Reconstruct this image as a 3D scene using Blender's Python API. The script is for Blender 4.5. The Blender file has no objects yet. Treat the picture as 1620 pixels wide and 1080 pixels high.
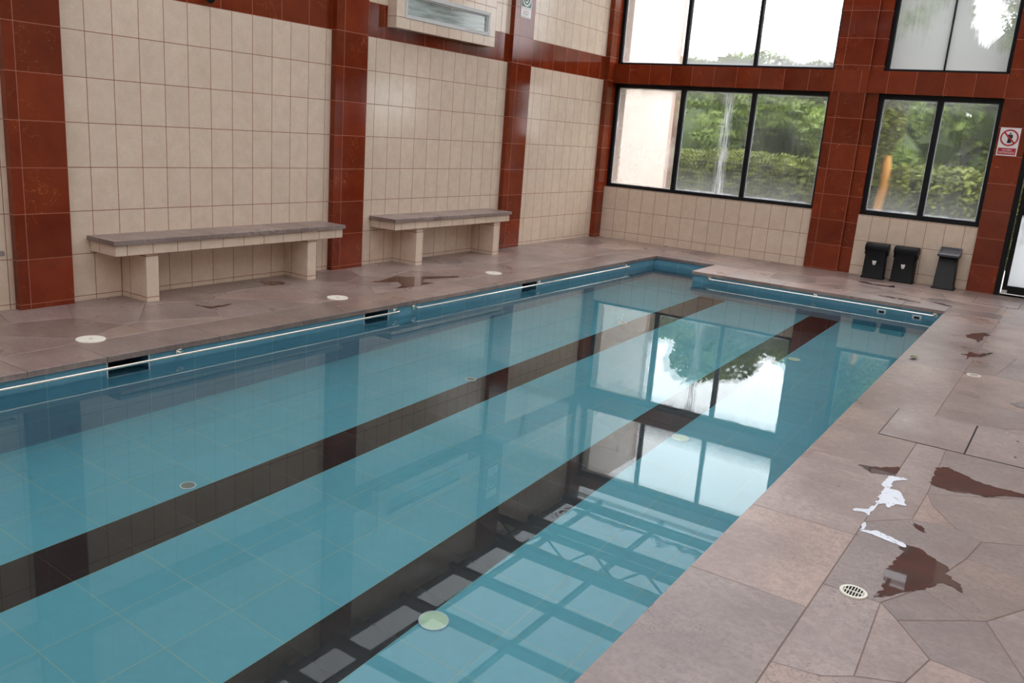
import bpy, bmesh, math, random
from mathutils import Vector, Matrix

C = bpy.context.scene.collection
scene = bpy.context.scene

# ------------------------------------------------------------------ camera
cam_d = bpy.data.cameras.new('camera')
cam_d.lens = 29.97992
cam_d.sensor_width = 36.0
cam_d.clip_start = 0.05
cam = bpy.data.objects.new('camera', cam_d)
C.objects.link(cam)
CR = [[0.8257693, 0.5592974, 0.0727418], [0.1949646, -0.1620431, -0.9673318], [-0.5292389, 0.812975, -0.2428534]]
m = Matrix((
    (CR[0][0], -CR[1][0], -CR[2][0], 0),
    (CR[0][1], -CR[1][1], -CR[2][1], 0),
    (CR[0][2], -CR[1][2], -CR[2][2], 0),
    (0, 0, 0, 1)))
m.translation = Vector([5.80756, -10.89097, 1.41702])
cam.matrix_world = m
scene.camera = cam

# ------------------------------------------------------------------ world: an even overcast sky
SKY = 5.0
world = bpy.data.worlds.new('overcast_sky')
scene.world = world
world.use_nodes = True
wn = world.node_tree.nodes
bg = wn['Background']
bg.inputs['Color'].default_value = (0.965, 0.98, 1.0, 1)
bg.inputs['Strength'].default_value = SKY

scene.view_settings.view_transform = 'Standard'
scene.view_settings.look = 'None'
scene.view_settings.gamma = 1.0
scene.view_settings.exposure = 0.25
scene.view_settings.use_curve_mapping = False
cy = scene.cycles
cy.use_denoising = True
cy.use_adaptive_sampling = False
cy.max_bounces = 14
cy.diffuse_bounces = 5
cy.glossy_bounces = 5
cy.transmission_bounces = 8
cy.transparent_max_bounces = 24
cy.sample_clamp_indirect = 8.0


# ------------------------------------------------------------------ node helpers
class NT:
    def __init__(self, name):
        self.mat = bpy.data.materials.new(name)
        self.mat.use_nodes = True
        self.t = self.mat.node_tree
        self.t.nodes.clear()
        self.out = self.t.nodes.new('ShaderNodeOutputMaterial')

    def n(self, typ, **kw):
        nd = self.t.nodes.new('ShaderNode' + typ)
        for k, v in kw.items():
            setattr(nd, k, v)
        return nd

    def l(self, a, b):
        self.t.links.new(a, b)

    def put(self, sock, v):
        if isinstance(v, (int, float)):
            sock.default_value = v
        elif isinstance(v, (tuple, list)):
            sock.default_value = tuple(v) + ((1,) if len(v) == 3 and sock.type == 'RGBA' else ())
        else:
            self.l(v, sock)

    def math(self, op, a, b=None, c=None, clamp=False):
        nd = self.n('Math', operation=op, use_clamp=clamp)
        self.put(nd.inputs[0], a)
        if b is not None:
            self.put(nd.inputs[1], b)
        if c is not None:
            self.put(nd.inputs[2], c)
        return nd.outputs[0]

    def mix(self, f, a, b, blend='MIX'):
        nd = self.n('Mix', data_type='RGBA', blend_type=blend)
        self.put(nd.inputs[0], f)
        self.put(nd.inputs[6], a)
        self.put(nd.inputs[7], b)
        return nd.outputs[2]

    def ramp(self, f, lo, hi, a=0.0, b=1.0):
        nd = self.n('MapRange', clamp=True)
        self.put(nd.inputs[0], f)
        nd.inputs[1].default_value = lo
        nd.inputs[2].default_value = hi
        nd.inputs[3].default_value = a
        nd.inputs[4].default_value = b
        return nd.outputs[0]

    def noise(self, vec, scale, detail=3, rough=0.5, out=0, dist=0.0):
        nd = self.n('TexNoise')
        self.l(vec, nd.inputs['Vector'])
        nd.inputs['Scale'].default_value = scale
        nd.inputs['Detail'].default_value = detail
        nd.inputs['Roughness'].default_value = rough
        nd.inputs['Distortion'].default_value = dist
        return nd.outputs[out]

    def scalevec(self, vec, s):
        nd = self.n('VectorMath', operation='MULTIPLY')
        self.l(vec, nd.inputs[0])
        nd.inputs[1].default_value = s
        return nd.outputs[0]

    def bsdf(self, col, rough=0.5, spec=0.5, metal=0.0, normal=None, **kw):
        nd = self.n('BsdfPrincipled')
        self.put(nd.inputs['Base Color'], col)
        self.put(nd.inputs['Roughness'], rough)
        self.put(nd.inputs['Specular IOR Level'], spec)
        self.put(nd.inputs['Metallic'], metal)
        if normal is not None:
            self.l(normal, nd.inputs['Normal'])
        for k, v in kw.items():
            self.put(nd.inputs[k], v)
        return nd.outputs[0]

    def bump(self, h, strength=0.3, dist=0.01):
        nd = self.n('Bump')
        nd.inputs['Strength'].default_value = strength
        nd.inputs['Distance'].default_value = dist
        self.l(h, nd.inputs['Height'])
        return nd.outputs[0]

    def done(self, sh):
        self.l(sh, self.out.inputs['Surface'])
        return self.mat


def plain(name, col, rough=0.5, spec=0.5, metal=0.0, vary=0.08, scale=14.0):
    k = NT(name)
    co = k.n('TexCoord').outputs['Object']
    f = k.noise(co, scale, 4)
    dark = tuple(c * (1 - vary) for c in col)
    lite = tuple(min(1, c * (1 + vary)) for c in col)
    c = k.mix(f, dark, lite)
    return k.done(k.bsdf(c, rough, spec, metal))


def tile_mat(name, w, h, base, alt, grout, gw=0.004, rough=0.2, spec=0.5, vein=None, mott=9.0, tvar=0.10, lanes=None):
    """UV holds metres measured from the tile origin."""
    k = NT(name)
    uv = k.n('UVMap').outputs[0]
    pos = k.n('TexCoord').outputs['Object']
    sep = k.n('SeparateXYZ')
    k.l(uv, sep.inputs[0])
    masks, cells = [], []
    for i, sz in ((0, w), (1, h)):
        q = k.math('DIVIDE', sep.outputs[i], sz)
        fl = k.math('FLOOR', q)
        fr = k.math('SUBTRACT', q, fl)
        d = k.math('MINIMUM', fr, k.math('SUBTRACT', 1.0, fr))
        d = k.math('MULTIPLY', d, sz)
        masks.append(k.ramp(d, gw * 0.4, gw * 0.62, 1.0, 0.0))
        cells.append(fl)
    g = k.math('MAXIMUM', masks[0], masks[1])
    cv = k.n('CombineXYZ')
    k.l(cells[0], cv.inputs[0]); k.l(cells[1], cv.inputs[1])
    wnz = k.n('TexWhiteNoise', noise_dimensions='2D')
    k.l(cv.outputs[0], wnz.inputs['Vector'])
    off = k.n('VectorMath', operation='MULTIPLY_ADD')
    k.l(wnz.outputs['Color'], off.inputs[0]); off.inputs[1].default_value = (7, 7, 7); k.l(pos, off.inputs[2])
    n1 = k.noise(off.outputs[0], mott, 6, 0.65)
    c = k.mix(k.ramp(n1, 0.3, 0.7), base, alt)
    n2 = k.noise(off.outputs[0], mott * 9, 3, 0.6)
    c = k.mix(k.ramp(n2, 0.35, 0.75, 0.0, 0.22), c, tuple(x * 0.72 for x in base))
    if vein:
        nv = k.noise(off.outputs[0], 5.0, 4, 0.55, dist=1.2)
        r = k.math('ABSOLUTE', k.math('SUBTRACT', nv, 0.5))
        vm = k.ramp(r, 0.0, 0.006, 0.55, 0.0)
        gate = k.ramp(k.noise(off.outputs[0], 3.0, 1), 0.52, 0.62)
        c = k.mix(k.math('MULTIPLY', vm, gate), c, vein)
    br = k.ramp(wnz.outputs['Value'], 0, 1, 1 - tvar, 1 + tvar * 0.5)
    vm2 = k.n('VectorMath', operation='SCALE')
    k.l(c, vm2.inputs[0]); k.l(br, vm2.inputs['Scale'])
    c = k.mix(g, vm2.outputs[0], grout)
    inv = k.math('SUBTRACT', 1.0, g)
    nb = k.noise(pos, 2.2, 2)
    hgt = k.math('ADD', inv, k.math('MULTIPLY', nb, 0.35))
    ro = k.math('ADD', k.math('MULTIPLY', g, 0.5), rough)
    return k.done(k.bsdf(c, ro, spec, normal=k.bump(hgt, 0.25, 0.002)))


M = {}
M['cream'] = tile_mat('cream_ceramic_tile', 0.2, 0.3, (0.65, 0.505, 0.385), (0.74, 0.605, 0.475), (0.22, 0.055, 0.025), gw=0.0046, rough=0.16, tvar=0.04)
M['red'] = tile_mat('rust_red_tile', 0.3, 0.3, (0.225, 0.034, 0.009), (0.15, 0.018, 0.006), (0.42, 0.16, 0.10), gw=0.0034, rough=0.10, spec=0.36,
                    vein=(0.55, 0.20, 0.08), mott=4.0, tvar=0.22)
M['pool'] = tile_mat('pool_blue_tile', 0.305, 0.305, (0.125, 0.425, 0.495), (0.14, 0.45, 0.52), (0.34, 0.48, 0.38), gw=0.0032, rough=0.3, mott=2.0, tvar=0.05)
M['pool_wall'] = tile_mat('pool_wall_tile', 0.305, 0.305, (0.135, 0.315, 0.42), (0.15, 0.345, 0.45), (0.24, 0.42, 0.48), gw=0.003, rough=0.2, mott=2.0, tvar=0.06)
M['lane'] = tile_mat('black_lane_tile', 0.305, 0.305, (0.008, 0.008, 0.009), (0.013, 0.012, 0.012), (0.03, 0.03, 0.03), gw=0.003, rough=0.25)
M['plaster'] = plain('plain_plaster', (0.55, 0.47, 0.38), 0.8)
M['black_metal'] = plain('black_painted_metal', (0.004, 0.004, 0.005), 0.4, 0.25)
M['alu'] = plain('grey_aluminium', (0.56, 0.56, 0.55), 0.4, 0.5, 0.0)
M['steel'] = plain('polished_steel', (0.78, 0.74, 0.68), 0.18, 0.5, 1.0, vary=0.03)
M['black_plastic'] = plain('black_plastic', (0.004, 0.004, 0.0045), 0.5, 0.22)
M['grey_plastic'] = plain('dark_grey_plastic', (0.011, 0.010, 0.010), 0.5, 0.3)
M['lid_plastic'] = plain('slate_plastic', (0.050, 0.052, 0.060), 0.35)
M['white_plastic'] = plain('ivory_plastic', (0.80, 0.76, 0.66), 0.35)
M['white_trim'] = plain('white_trim', (0.72, 0.74, 0.74), 0.4)
M['sign_white'] = plain('white_sign_board', (0.80, 0.76, 0.74), 0.3, vary=0.02)
M['sign_red'] = plain('red_sign_ink', (0.42, 0.012, 0.025), 0.3, vary=0.02)
M['sign_green'] = plain('green_sign_ink', (0.02, 0.12, 0.09), 0.3, vary=0.02)
M['ink'] = plain('black_sign_ink', (0.01, 0.01, 0.015), 0.4)
M['pink_ink'] = plain('faded_red_ink', (0.65, 0.25, 0.25), 0.4)
M['grey_ink'] = plain('faded_grey_ink', (0.30, 0.33, 0.33), 0.4)
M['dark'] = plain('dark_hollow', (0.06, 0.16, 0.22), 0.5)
M['gap'] = plain('dark_gap', (0.012, 0.010, 0.010), 0.8)
M['disc_grey'] = plain('grey_drain_plastic', (0.20, 0.22, 0.17), 0.5)
M['disc_pale'] = plain('pale_drain_plastic', (0.62, 0.78, 0.52), 0.5)
M['beam_paint'] = plain('dark_roof_steel', (0.03, 0.035, 0.038), 0.5)
M['orange'] = plain('orange_clay_paint', (0.50, 0.25, 0.05), 0.7, vary=0.3, scale=3)
M['bark'] = plain('brown_bark', (0.10, 0.065, 0.04), 0.9, vary=0.4)
M['earth'] = plain('garden_earth', (0.10, 0.10, 0.05), 0.9, vary=0.4, scale=2)
M['mortar'] = plain('grey_brown_mortar', (0.17, 0.12, 0.105), 0.7, vary=0.25, scale=6)


def leaf_mat(name, a, b):
    k = NT(name)
    at = k.n('TexCoord').outputs['Object']
    f = k.ramp(k.noise(at, 3.5, 3), 0.35, 0.65)
    f2 = k.noise(at, 40.0, 2)
    c = k.mix(f, a, b)
    c = k.mix(k.ramp(f2, 0.45, 0.7), c, tuple(min(1, x * 2.1) for x in b))
    return k.done(k.bsdf(c, 0.55, 0.3))


M['hedge'] = leaf_mat('hedge_leaves', (0.045, 0.062, 0.010), (0.13, 0.155, 0.022))
M['tree'] = leaf_mat('tree_leaves', (0.028, 0.052, 0.009), (0.105, 0.150, 0.024))
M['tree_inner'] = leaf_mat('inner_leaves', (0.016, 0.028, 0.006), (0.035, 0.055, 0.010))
M['litter'] = plain('dry_leaf_litter', (0.03, 0.025, 0.015), 0.9, vary=0.5)


def stone_mat():
    k = NT('flagstone')
    pos = k.n('TexCoord').outputs['Object']
    at = k.n('Attribute', attribute_name='stone')
    sp = k.n('SeparateColor')
    k.l(at.outputs['Color'], sp.inputs[0])
    off = k.n('VectorMath', operation='MULTIPLY_ADD')
    k.l(at.outputs['Color'], off.inputs[0]); off.inputs[1].default_value = (9, 9, 9); k.l(pos, off.inputs[2])
    v = off.outputs[0]
    pink = (0.375, 0.255, 0.205)
    grey = (0.305, 0.235, 0.212)
    ochre = (0.285, 0.222, 0.165)
    c = k.mix(k.ramp(sp.outputs[0], 0.25, 0.75), pink, grey)
    c = k.mix(k.ramp(sp.outputs[1], 0.70, 0.95, 0, 0.4), c, ochre)
    big = k.noise(v, 2.0, 3, 0.55)
    c = k.mix(k.ramp(big, 0.40, 0.62, 0.0, 0.75), c, (0.205, 0.142, 0.126))
    st = k.noise(k.scalevec(v, (1, 2.6, 1)), 5.0, 6, 0.7, dist=0.5)
    c = k.mix(k.ramp(st, 0.50, 0.72, 0.0, 0.55), c, (0.42, 0.30, 0.265))
    fine = k.noise(v, 42.0, 6, 0.85)
    c = k.mix(k.ramp(fine, 0.44, 0.60, 0.0, 0.60), c, (0.165, 0.112, 0.10))
    spk = k.math('MULTIPLY', k.ramp(k.noise(v, 130.0, 2, 0.5), 0.60, 0.66), k.ramp(k.noise(v, 2.6, 2), 0.52, 0.62))
    c = k.mix(k.math('MULTIPLY', spk, 0.6), c, (0.08, 0.045, 0.04))
    sc = k.n('VectorMath', operation='SCALE')
    k.l(c, sc.inputs[0]); k.l(k.ramp(sp.outputs[2], 0, 1, 0.74, 1.14), sc.inputs['Scale'])
    h = k.math('ADD', k.math('MULTIPLY', k.noise(v, 7.0, 6, 0.6), 1.0), k.math('MULTIPLY', fine, 0.12))
    ro = k.ramp(k.noise(v, 3.0, 3), 0.3, 0.7, 0.26, 0.42)
    return k.done(k.bsdf(sc.outputs[0], ro, 1.0, normal=k.bump(h, 0.20, 0.005)))


M['stone'] = stone_mat()


def puddle_mat():
    k = NT('thin_water_film')
    pos = k.n('TexCoord').outputs['Object']
    n = k.noise(pos, 45.0, 4, 0.7)
    wet = k.bsdf(k.mix(k.ramp(k.noise(pos, 9.0, 4, 0.6), 0.35, 0.7), (0.075, 0.018, 0.009), (0.045, 0.017, 0.011)), 0.5, 0.2, normal=k.bump(n, 0.3, 0.004))
    fr = k.n('Fresnel'); fr.inputs['IOR'].default_value = 1.36
    gl = k.n('BsdfGlossy'); gl.inputs['Roughness'].default_value = 0.02
    gl.inputs['Color'].default_value = (1, 1, 1, 1)
    mx = k.n('MixShader')
    k.l(fr.outputs[0], mx.inputs[0]); k.l(wet, mx.inputs[1]); k.l(gl.outputs[0], mx.inputs[2])
    return k.done(mx.outputs[0])


M['puddle'] = puddle_mat()


def glint_mat():  # bright window reflection on wet stone, painted as a white base colour
    k = NT('painted_window_glint')
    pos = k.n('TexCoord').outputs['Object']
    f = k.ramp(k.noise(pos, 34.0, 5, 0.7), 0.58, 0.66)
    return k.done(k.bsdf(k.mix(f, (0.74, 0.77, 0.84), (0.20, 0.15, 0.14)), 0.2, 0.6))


M['painted_glint'] = glint_mat()


def water_mat():
    k = NT('clear_pool_water')
    g = k.n('BsdfGlass')
    g.inputs['IOR'].default_value = 1.333
    g.inputs['Roughness'].default_value = 0.0
    g.inputs['Color'].default_value = (0.93, 0.99, 1.0, 1)
    return k.done(g.outputs[0])


M['water'] = water_mat()


def roof_mat():
    k = NT('milky_roof_sheet')
    tr = k.n('BsdfTransparent')
    pos = k.n('TexCoord').outputs['Object']
    n = k.noise(k.scalevec(pos, (1.0, 0.15, 1.0)), 6.0, 3)
    c = k.mix(k.ramp(n, 0.3, 0.7), (ROOF_T * 0.92, ROOF_T * 0.95, ROOF_T), (ROOF_T, ROOF_T, ROOF_T * 1.02))
    k.l(c, tr.inputs['Color'])
    df = k.n('BsdfDiffuse'); df.inputs['Color'].default_value = (0.55, 0.56, 0.56, 1)
    ad = k.n('MixShader'); ad.inputs[0].default_value = 0.25
    k.l(tr.outputs[0], ad.inputs[1]); k.l(df.outputs[0], ad.inputs[2])
    return k.done(ad.outputs[0])


ROOF_T = 0.46
M['roof'] = roof_mat()


def glass_mat(name, base, streak, bottom, tint=0.86, white=(0.40, 0.41, 0.43), blur=0.5, drip=None):
    """Window glass with condensation: mist hugs the frame and runs down in streaks."""
    k = NT(name)
    uv = k.n('UVMap').outputs[0]
    sep = k.n('SeparateXYZ'); k.l(uv, sep.inputs[0])
    pos = k.n('TexCoord').outputs['Object']
    wob = k.math('MULTIPLY', k.noise(pos, 7.0, 4, 0.7), 0.10)
    e = []
    for i in (0, 1):
        e.append(k.math('MINIMUM', sep.outputs[i], k.math('SUBTRACT', 1.0, sep.outputs[i])))
    d = k.math('MINIMUM', k.math('MULTIPLY', e[0], 1.0), k.math('MULTIPLY', e[1], 1.1))
    edge = k.ramp(k.math('ADD', d, k.math('SUBTRACT', 0.03, k.math('MULTIPLY', wob, 0.6))), 0.0, 0.034, 1.0, 0.0)
    edge = k.math('MULTIPLY', edge, edge)
    s = k.noise(k.scalevec(pos, (38.0, 38.0, 1.2)), 1.0, 3, 0.6)
    s = k.ramp(s, 0.42, 0.75, 0.0, streak)
    big = k.ramp(k.noise(pos, 2.2, 3), 0.35, 0.7, 0.0, base)
    low = k.ramp(k.math('ADD', sep.outputs[1], wob), 0.05, 0.30, bottom, 0.0)
    top = k.ramp(k.math('ADD', sep.outputs[1], wob), 0.93, 1.08, 0.0, 0.45)
    m_ = k.math('ADD', k.math('ADD', edge, s), k.math('ADD', big, k.math('ADD', low, top)), clamp=True)
    m_ = k.math('ADD', m_, base * 0.5, clamp=True)
    if drip:
        dn = k.noise(k.scalevec(pos, (1.5, 1.5, 4.0)), 1.0, 3)
        dx = k.math('ABSOLUTE', k.math('SUBTRACT', sep.outputs[0], k.math('ADD', drip, k.math('MULTIPLY', k.math('SUBTRACT', dn, 0.5), 0.12))))
        fine = k.ramp(k.noise(k.scalevec(pos, (90.0, 90.0, 3.0)), 1.0, 3), 0.40, 0.62)
        dm = k.math('MULTIPLY', k.ramp(dx, 0.015, 0.10, 0.9, 0.0), fine)
        m_ = k.math('ADD', m_, dm, clamp=True)
    t0 = k.n('BsdfTransparent'); t0.inputs['Color'].default_value = (tint, tint, tint * 1.01, 1)
    rf = k.n('BsdfRefraction'); rf.inputs['Color'].default_value = (tint, tint, tint, 1)
    rf.inputs['IOR'].default_value = 1.06; rf.inputs['Roughness'].default_value = 0.22
    tr = k.n('MixShader'); tr.inputs[0].default_value = blur
    k.l(t0.outputs[0], tr.inputs[1]); k.l(rf.outputs[0], tr.inputs[2])
    tl = k.n('BsdfTranslucent'); tl.inputs['Color'].default_value = tuple(white) + (1,)
    mx = k.n('MixShader'); k.l(m_, mx.inputs[0]); k.l(tr.outputs[0], mx.inputs[1]); k.l(tl.outputs[0], mx.inputs[2])
    gl = k.n('BsdfGlossy'); gl.inputs['Roughness'].default_value = 0.05
    fr = k.n('Fresnel'); fr.inputs['IOR'].default_value = 1.3
    m2 = k.n('MixShader'); k.l(fr.outputs[0], m2.inputs[0]); k.l(mx.outputs[0], m2.inputs[1]); k.l(gl.outputs[0], m2.inputs[2])
    return k.done(m2.outputs[0])


M['glass_low'] = glass_mat('misted_glass_garden', 0.05, 0.07, 0.17)
M['glass_drip'] = glass_mat('misted_glass_with_drips', 0.05, 0.06, 0.22, drip=0.66)
M['glass_white'] = glass_mat('white_fogged_glass', 0.30, 0.05, 0.1, white=(0.6, 0.56, 0.54))
M['glass_up'] = glass_mat('misted_glass_sky', 0.03, 0.02, 0.85, white=(0.24, 0.25, 0.255))
M['glass_fog'] = glass_mat('fogged_glass', 0.95, 0.30, 0.5, white=(0.19, 0.195, 0.19))
M['glass_door'] = glass_mat('frosted_door_glass', 0.9, 0.2, 0.3)
def bead_mat():
    k = NT('pale_glazing_bead')
    a = k.n('BsdfTranslucent'); a.inputs['Color'].default_value = (0.75, 0.76, 0.78, 1)
    b = k.n('BsdfDiffuse'); b.inputs['Color'].default_value = (0.75, 0.76, 0.78, 1)
    m_ = k.n('MixShader'); m_.inputs[0].default_value = 0.5
    k.l(a.outputs[0], m_.inputs[1]); k.l(b.outputs[0], m_.inputs[2])
    return k.done(m_.outputs[0])


M['bead'] = bead_mat()


def ribbed_mat():
    k = NT('ribbed_glass')
    pos = k.n('TexCoord').outputs['Object']
    n = k.noise(k.scalevec(pos, (1.0, 1.6, 14.0)), 2.2, 4, 0.6)
    c = k.mix(k.ramp(n, 0.35, 0.68), (0.22, 0.27, 0.24), (0.46, 0.51, 0.49))
    return k.done(k.bsdf(c, 0.12, 0.6))


M['glass_dim'] = ribbed_mat()


# ------------------------------------------------------------------ mesh builder
class MB:
    def __init__(self):
        self.v, self.f, self.uv, self.mi = [], [], [], []
        self.smooth = []

    def face(self, pts, uvs=None, mi=0, smooth=False):
        b = len(self.v)
        self.v.extend([tuple(p) for p in pts])
        self.f.append(tuple(range(b, b + len(pts))))
        if uvs is None:
            uvs = [(p[0], p[1]) for p in pts]
        self.uv.append(list(uvs)); self.mi.append(mi); self.smooth.append(smooth)

    def box(self, x0, x1, y0, y1, z0, z1, o=(0, 0, 0), mi=0, skip=''):
        ox, oy, oz = o
        q = lambda pts, a, b: self.face(pts, [(p[a] - o[a], p[b] - o[b]) for p in pts], mi)
        if 'w' not in skip: q([(x0, y1, z0), (x0, y0, z0), (x0, y0, z1), (x0, y1, z1)], 1, 2)
        if 'e' not in skip: q([(x1, y0, z0), (x1, y1, z0), (x1, y1, z1), (x1, y0, z1)], 1, 2)
        if 's' not in skip: q([(x0, y0, z0), (x1, y0, z0), (x1, y0, z1), (x0, y0, z1)], 0, 2)
        if 'n' not in skip: q([(x1, y1, z0), (x0, y1, z0), (x0, y1, z1), (x1, y1, z1)], 0, 2)
        if 'b' not in skip: q([(x0, y1, z0), (x1, y1, z0), (x1, y0, z0), (x0, y0, z0)], 0, 1)
        if 't' not in skip: q([(x0, y0, z1), (x1, y0, z1), (x1, y1, z1), (x0, y1, z1)], 0, 1)
        return self

    def prism(self, poly, z0, z1, inset=0.0, mi=0):
        """vertical prism over a counter-clockwise polygon, top optionally inset"""
        n = len(poly)
        top = inset_poly(poly, inset) if inset else poly
        self.face([(x, y, z1) for x, y in top], None, mi)
        zb = z1 - inset if inset else z1
        for i in range(n):
            a, b = poly[i], poly[(i + 1) % n]
            self.face([(a[0], a[1], z0), (b[0], b[1], z0), (b[0], b[1], zb), (a[0], a[1], zb)], None, mi)
            if inset:
                ta, tb = top[i], top[(i + 1) % n]
                self.face([(a[0], a[1], zb), (b[0], b[1], zb), (tb[0], tb[1], z1), (ta[0], ta[1], z1)], None, mi)
        self.face([(x, y, z0) for x, y in reversed(poly)], None, mi)
        return self

    def tube(self, pts, r, seg=10, caps=True, mi=0):
        pts = [Vector(p) for p in pts]
        rs = r if isinstance(r, (list, tuple)) else [r] * len(pts)
        rings = []
        for i, p in enumerate(pts):
            if i == 0: d = pts[1] - p
            elif i == len(pts) - 1: d = p - pts[i - 1]
            else: d = (pts[i + 1] - p).normalized() + (p - pts[i - 1]).normalized()
            d.normalize()
            up = Vector((0, 0, 1)) if abs(d.z) < 0.9 else Vector((1, 0, 0))
            a = d.cross(up).normalized(); b = d.cross(a).normalized()
            rings.append([p + (a * math.cos(t) + b * math.sin(t)) * rs[i] for t in [2 * math.pi * j / seg for j in range(seg)]])
        for i in range(len(rings) - 1):
            for j in range(seg):
                k = (j + 1) % seg
                self.face([rings[i][j], rings[i + 1][j], rings[i + 1][k], rings[i][k]], None, mi, True)
        if caps:
            self.face(rings[0], None, mi); self.face(list(reversed(rings[-1])), None, mi)
        return self

    def disc(self, c, r, h, seg=32, axis='z', mi=0, bevel=0.0):
        """short cylinder from c along axis by h"""
        def P(t, rr, hh):
            a, b = rr * math.cos(t), rr * math.sin(t)
            if axis == 'z': return (c[0] + a, c[1] + b, c[2] + hh)
            if axis == 'x': return (c[0] + hh, c[1] + a, c[2] + b)
            return (c[0] + a, c[1] + hh, c[2] + b)
        T = [2 * math.pi * j / seg for j in range(seg)]
        prof = [(r, 0), (r, h - bevel if h > 0 else h + bevel), (r - bevel, h)] if bevel else [(r, 0), (r, h)]
        for (ra, ha), (rb, hb) in zip(prof, prof[1:]):
            for j in range(seg):
                t0, t1 = T[j], T[(j + 1) % seg]
                self.face([P(t0, ra, ha), P(t1, ra, ha), P(t1, rb, hb), P(t0, rb, hb)], None, mi, True)
        self.face([P(t, prof[-1][0], h) for t in T], None, mi)
        self.face([P(t, r, 0) for t in reversed(T)], None, mi)
        return self

    def build(self, name, mats, parent=None, weld=False, bevel=0.0):
        me = bpy.data.meshes.new(name)
        me.from_pydata([tuple(v) for v in self.v], [], self.f)
        mats = mats if isinstance(mats, (list, tuple)) else [mats]
        for mm in mats:
            me.materials.append(M[mm] if isinstance(mm, str) else mm)
        ul = me.uv_layers.new(name='UVMap')
        i = 0
        for k, us in enumerate(self.uv):
            for u in us:
                ul.data[i].uv = u; i += 1
        me.polygons.foreach_set('material_index', self.mi)
        me.polygons.foreach_set('use_smooth', self.smooth)
        if weld or bevel:
            bm = bmesh.new(); bm.from_mesh(me)
            bmesh.ops.remove_doubles(bm, verts=bm.verts, dist=1e-5)
            bmesh.ops.recalc_face_normals(bm, faces=bm.faces)
            bm.to_mesh(me); bm.free()
        me.update()
        o = bpy.data.objects.new(name, me)
        C.objects.link(o)
        if parent is not None:
            o.parent = parent
            o.matrix_parent_inverse = parent.matrix_basis.inverted()
        if bevel:
            md = o.modifiers.new('bevel', 'BEVEL')
            md.width = bevel; md.segments = 3; md.limit_method = 'ANGLE'; md.angle_limit = 0.6
        return o


def inset_poly(poly, d):
    n = len(poly)
    ar = sum(poly[i][0] * poly[(i + 1) % n][1] - poly[(i + 1) % n][0] * poly[i][1] for i in range(n))
    s = 1 if ar > 0 else -1
    out = []
    for i in range(n):
        p0, p1, p2 = Vector(poly[i - 1]), Vector(poly[i]), Vector(poly[(i + 1) % n])
        e1, e2 = (p1 - p0), (p2 - p1)
        if e1.length < 1e-9 or e2.length < 1e-9:
            out.append(tuple(p1)); continue
        e1.normalize(); e2.normalize()
        n1, n2 = Vector((-e1.y, e1.x)) * s, Vector((-e2.y, e2.x)) * s
        b = n1 + n2
        if b.length < 1e-4: b = n1.copy()
        b = b / max(0.35, (1 + n1.dot(n2)))
        out.append((p1.x + b.x * d, p1.y + b.y * d))
    return out


def empty(name, loc):
    o = bpy.data.objects.new(name, None)
    o.empty_display_size = 0.1
    C.objects.link(o); o.location = loc
    o.matrix_basis = Matrix.Translation(Vector(loc))
    return o


def tag(o, label=None, cat=None, group=None, kind=None):
    if label: o['label'] = label
    if cat: o['category'] = cat
    if group: o['group'] = group
    if kind: o['kind'] = kind
    return o


def struct(o, label=None):
    o['kind'] = 'structure'
    if label: o['label'] = label
    return o


def copy_tree(o, parent=None):
    c = o.copy(); C.objects.link(c)
    if parent is not None: c.parent = parent
    for ch in list(o.children):
        copy_tree(ch, c)
    return c


def text_mesh(name, body, size, loc, rot, mat, parent, width=None):
    cu = bpy.data.curves.new(name, 'FONT')
    cu.body = body; cu.size = size; cu.align_x = 'CENTER'; cu.align_y = 'CENTER'
    cu.extrude = 0.0006
    t = bpy.data.objects.new(name, cu); C.objects.link(t)
    bpy.context.view_layer.update()
    me = bpy.data.meshes.new_from_object(t.evaluated_get(bpy.context.evaluated_depsgraph_get()))
    bpy.data.objects.remove(t)
    me.materials.clear(); me.materials.append(M[mat])
    o = bpy.data.objects.new(name, me); C.objects.link(o)
    sx = 1.0
    if width:
        w = max(v.co.x for v in me.vertices) - min(v.co.x for v in me.vertices)
        sx = width / w
    mw = Matrix.Translation(Vector(loc)) @ rot.to_4x4() @ Matrix.Diagonal((sx, 1, 1, 1))
    me.transform(parent.matrix_basis.inverted() @ mw if False else mw)
    o.parent = parent; o.matrix_parent_inverse = parent.matrix_basis.inverted()
    return o


RX = Matrix(((1, 0, 0), (0, 0, -1), (0, 1, 0)))          # text upright facing -y
RE = Matrix(((0, 0, 1), (1, 0, 0), (0, 1, 0)))           # text upright facing +x

# ------------------------------------------------------------------ measures (metres)
Y_END, X_END, Z_TOP = -15.0, 7.4, 3.80
ZW, ZB = -0.112, -0.943                        # water level, pool bottom
ZL = 0.0335                                  # tile row origin of the left wall
ZBK = 0.104                                  # tile row origin of the back wall

# ------------------------------------------------------------------ walls
# left wall: cream panels between red piers, red band above
b = MB()
for y0, y1, o in ((Y_END, -8.0, -7.905), (-8.0, -5.1, -7.705), (-5.1, -2.3, -4.669), (-2.3, 0.0, -1.909)):
    for z0, z1, mi in ((0, 2.1335, 0), (2.1335, 2.4335, 1), (2.4335, Z_TOP + 0.1, 0)):
        q = [(0, y1, z0), (0, y0, z0), (0, y0, z1), (0, y1, z1)]
        q = [q[1], q[0], q[3], q[2]]
        oo = o if mi == 0 else o + 0.1
        b.face(q, [(p[1] - oo, p[2] - ZL) for p in q], mi)
b.box(-0.25, -0.001, Y_END, 0.0, -0.3, Z_TOP + 0.1, mi=2)
wl = struct(b.build('wall_left', ['cream', 'red', 'plaster']))


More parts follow.
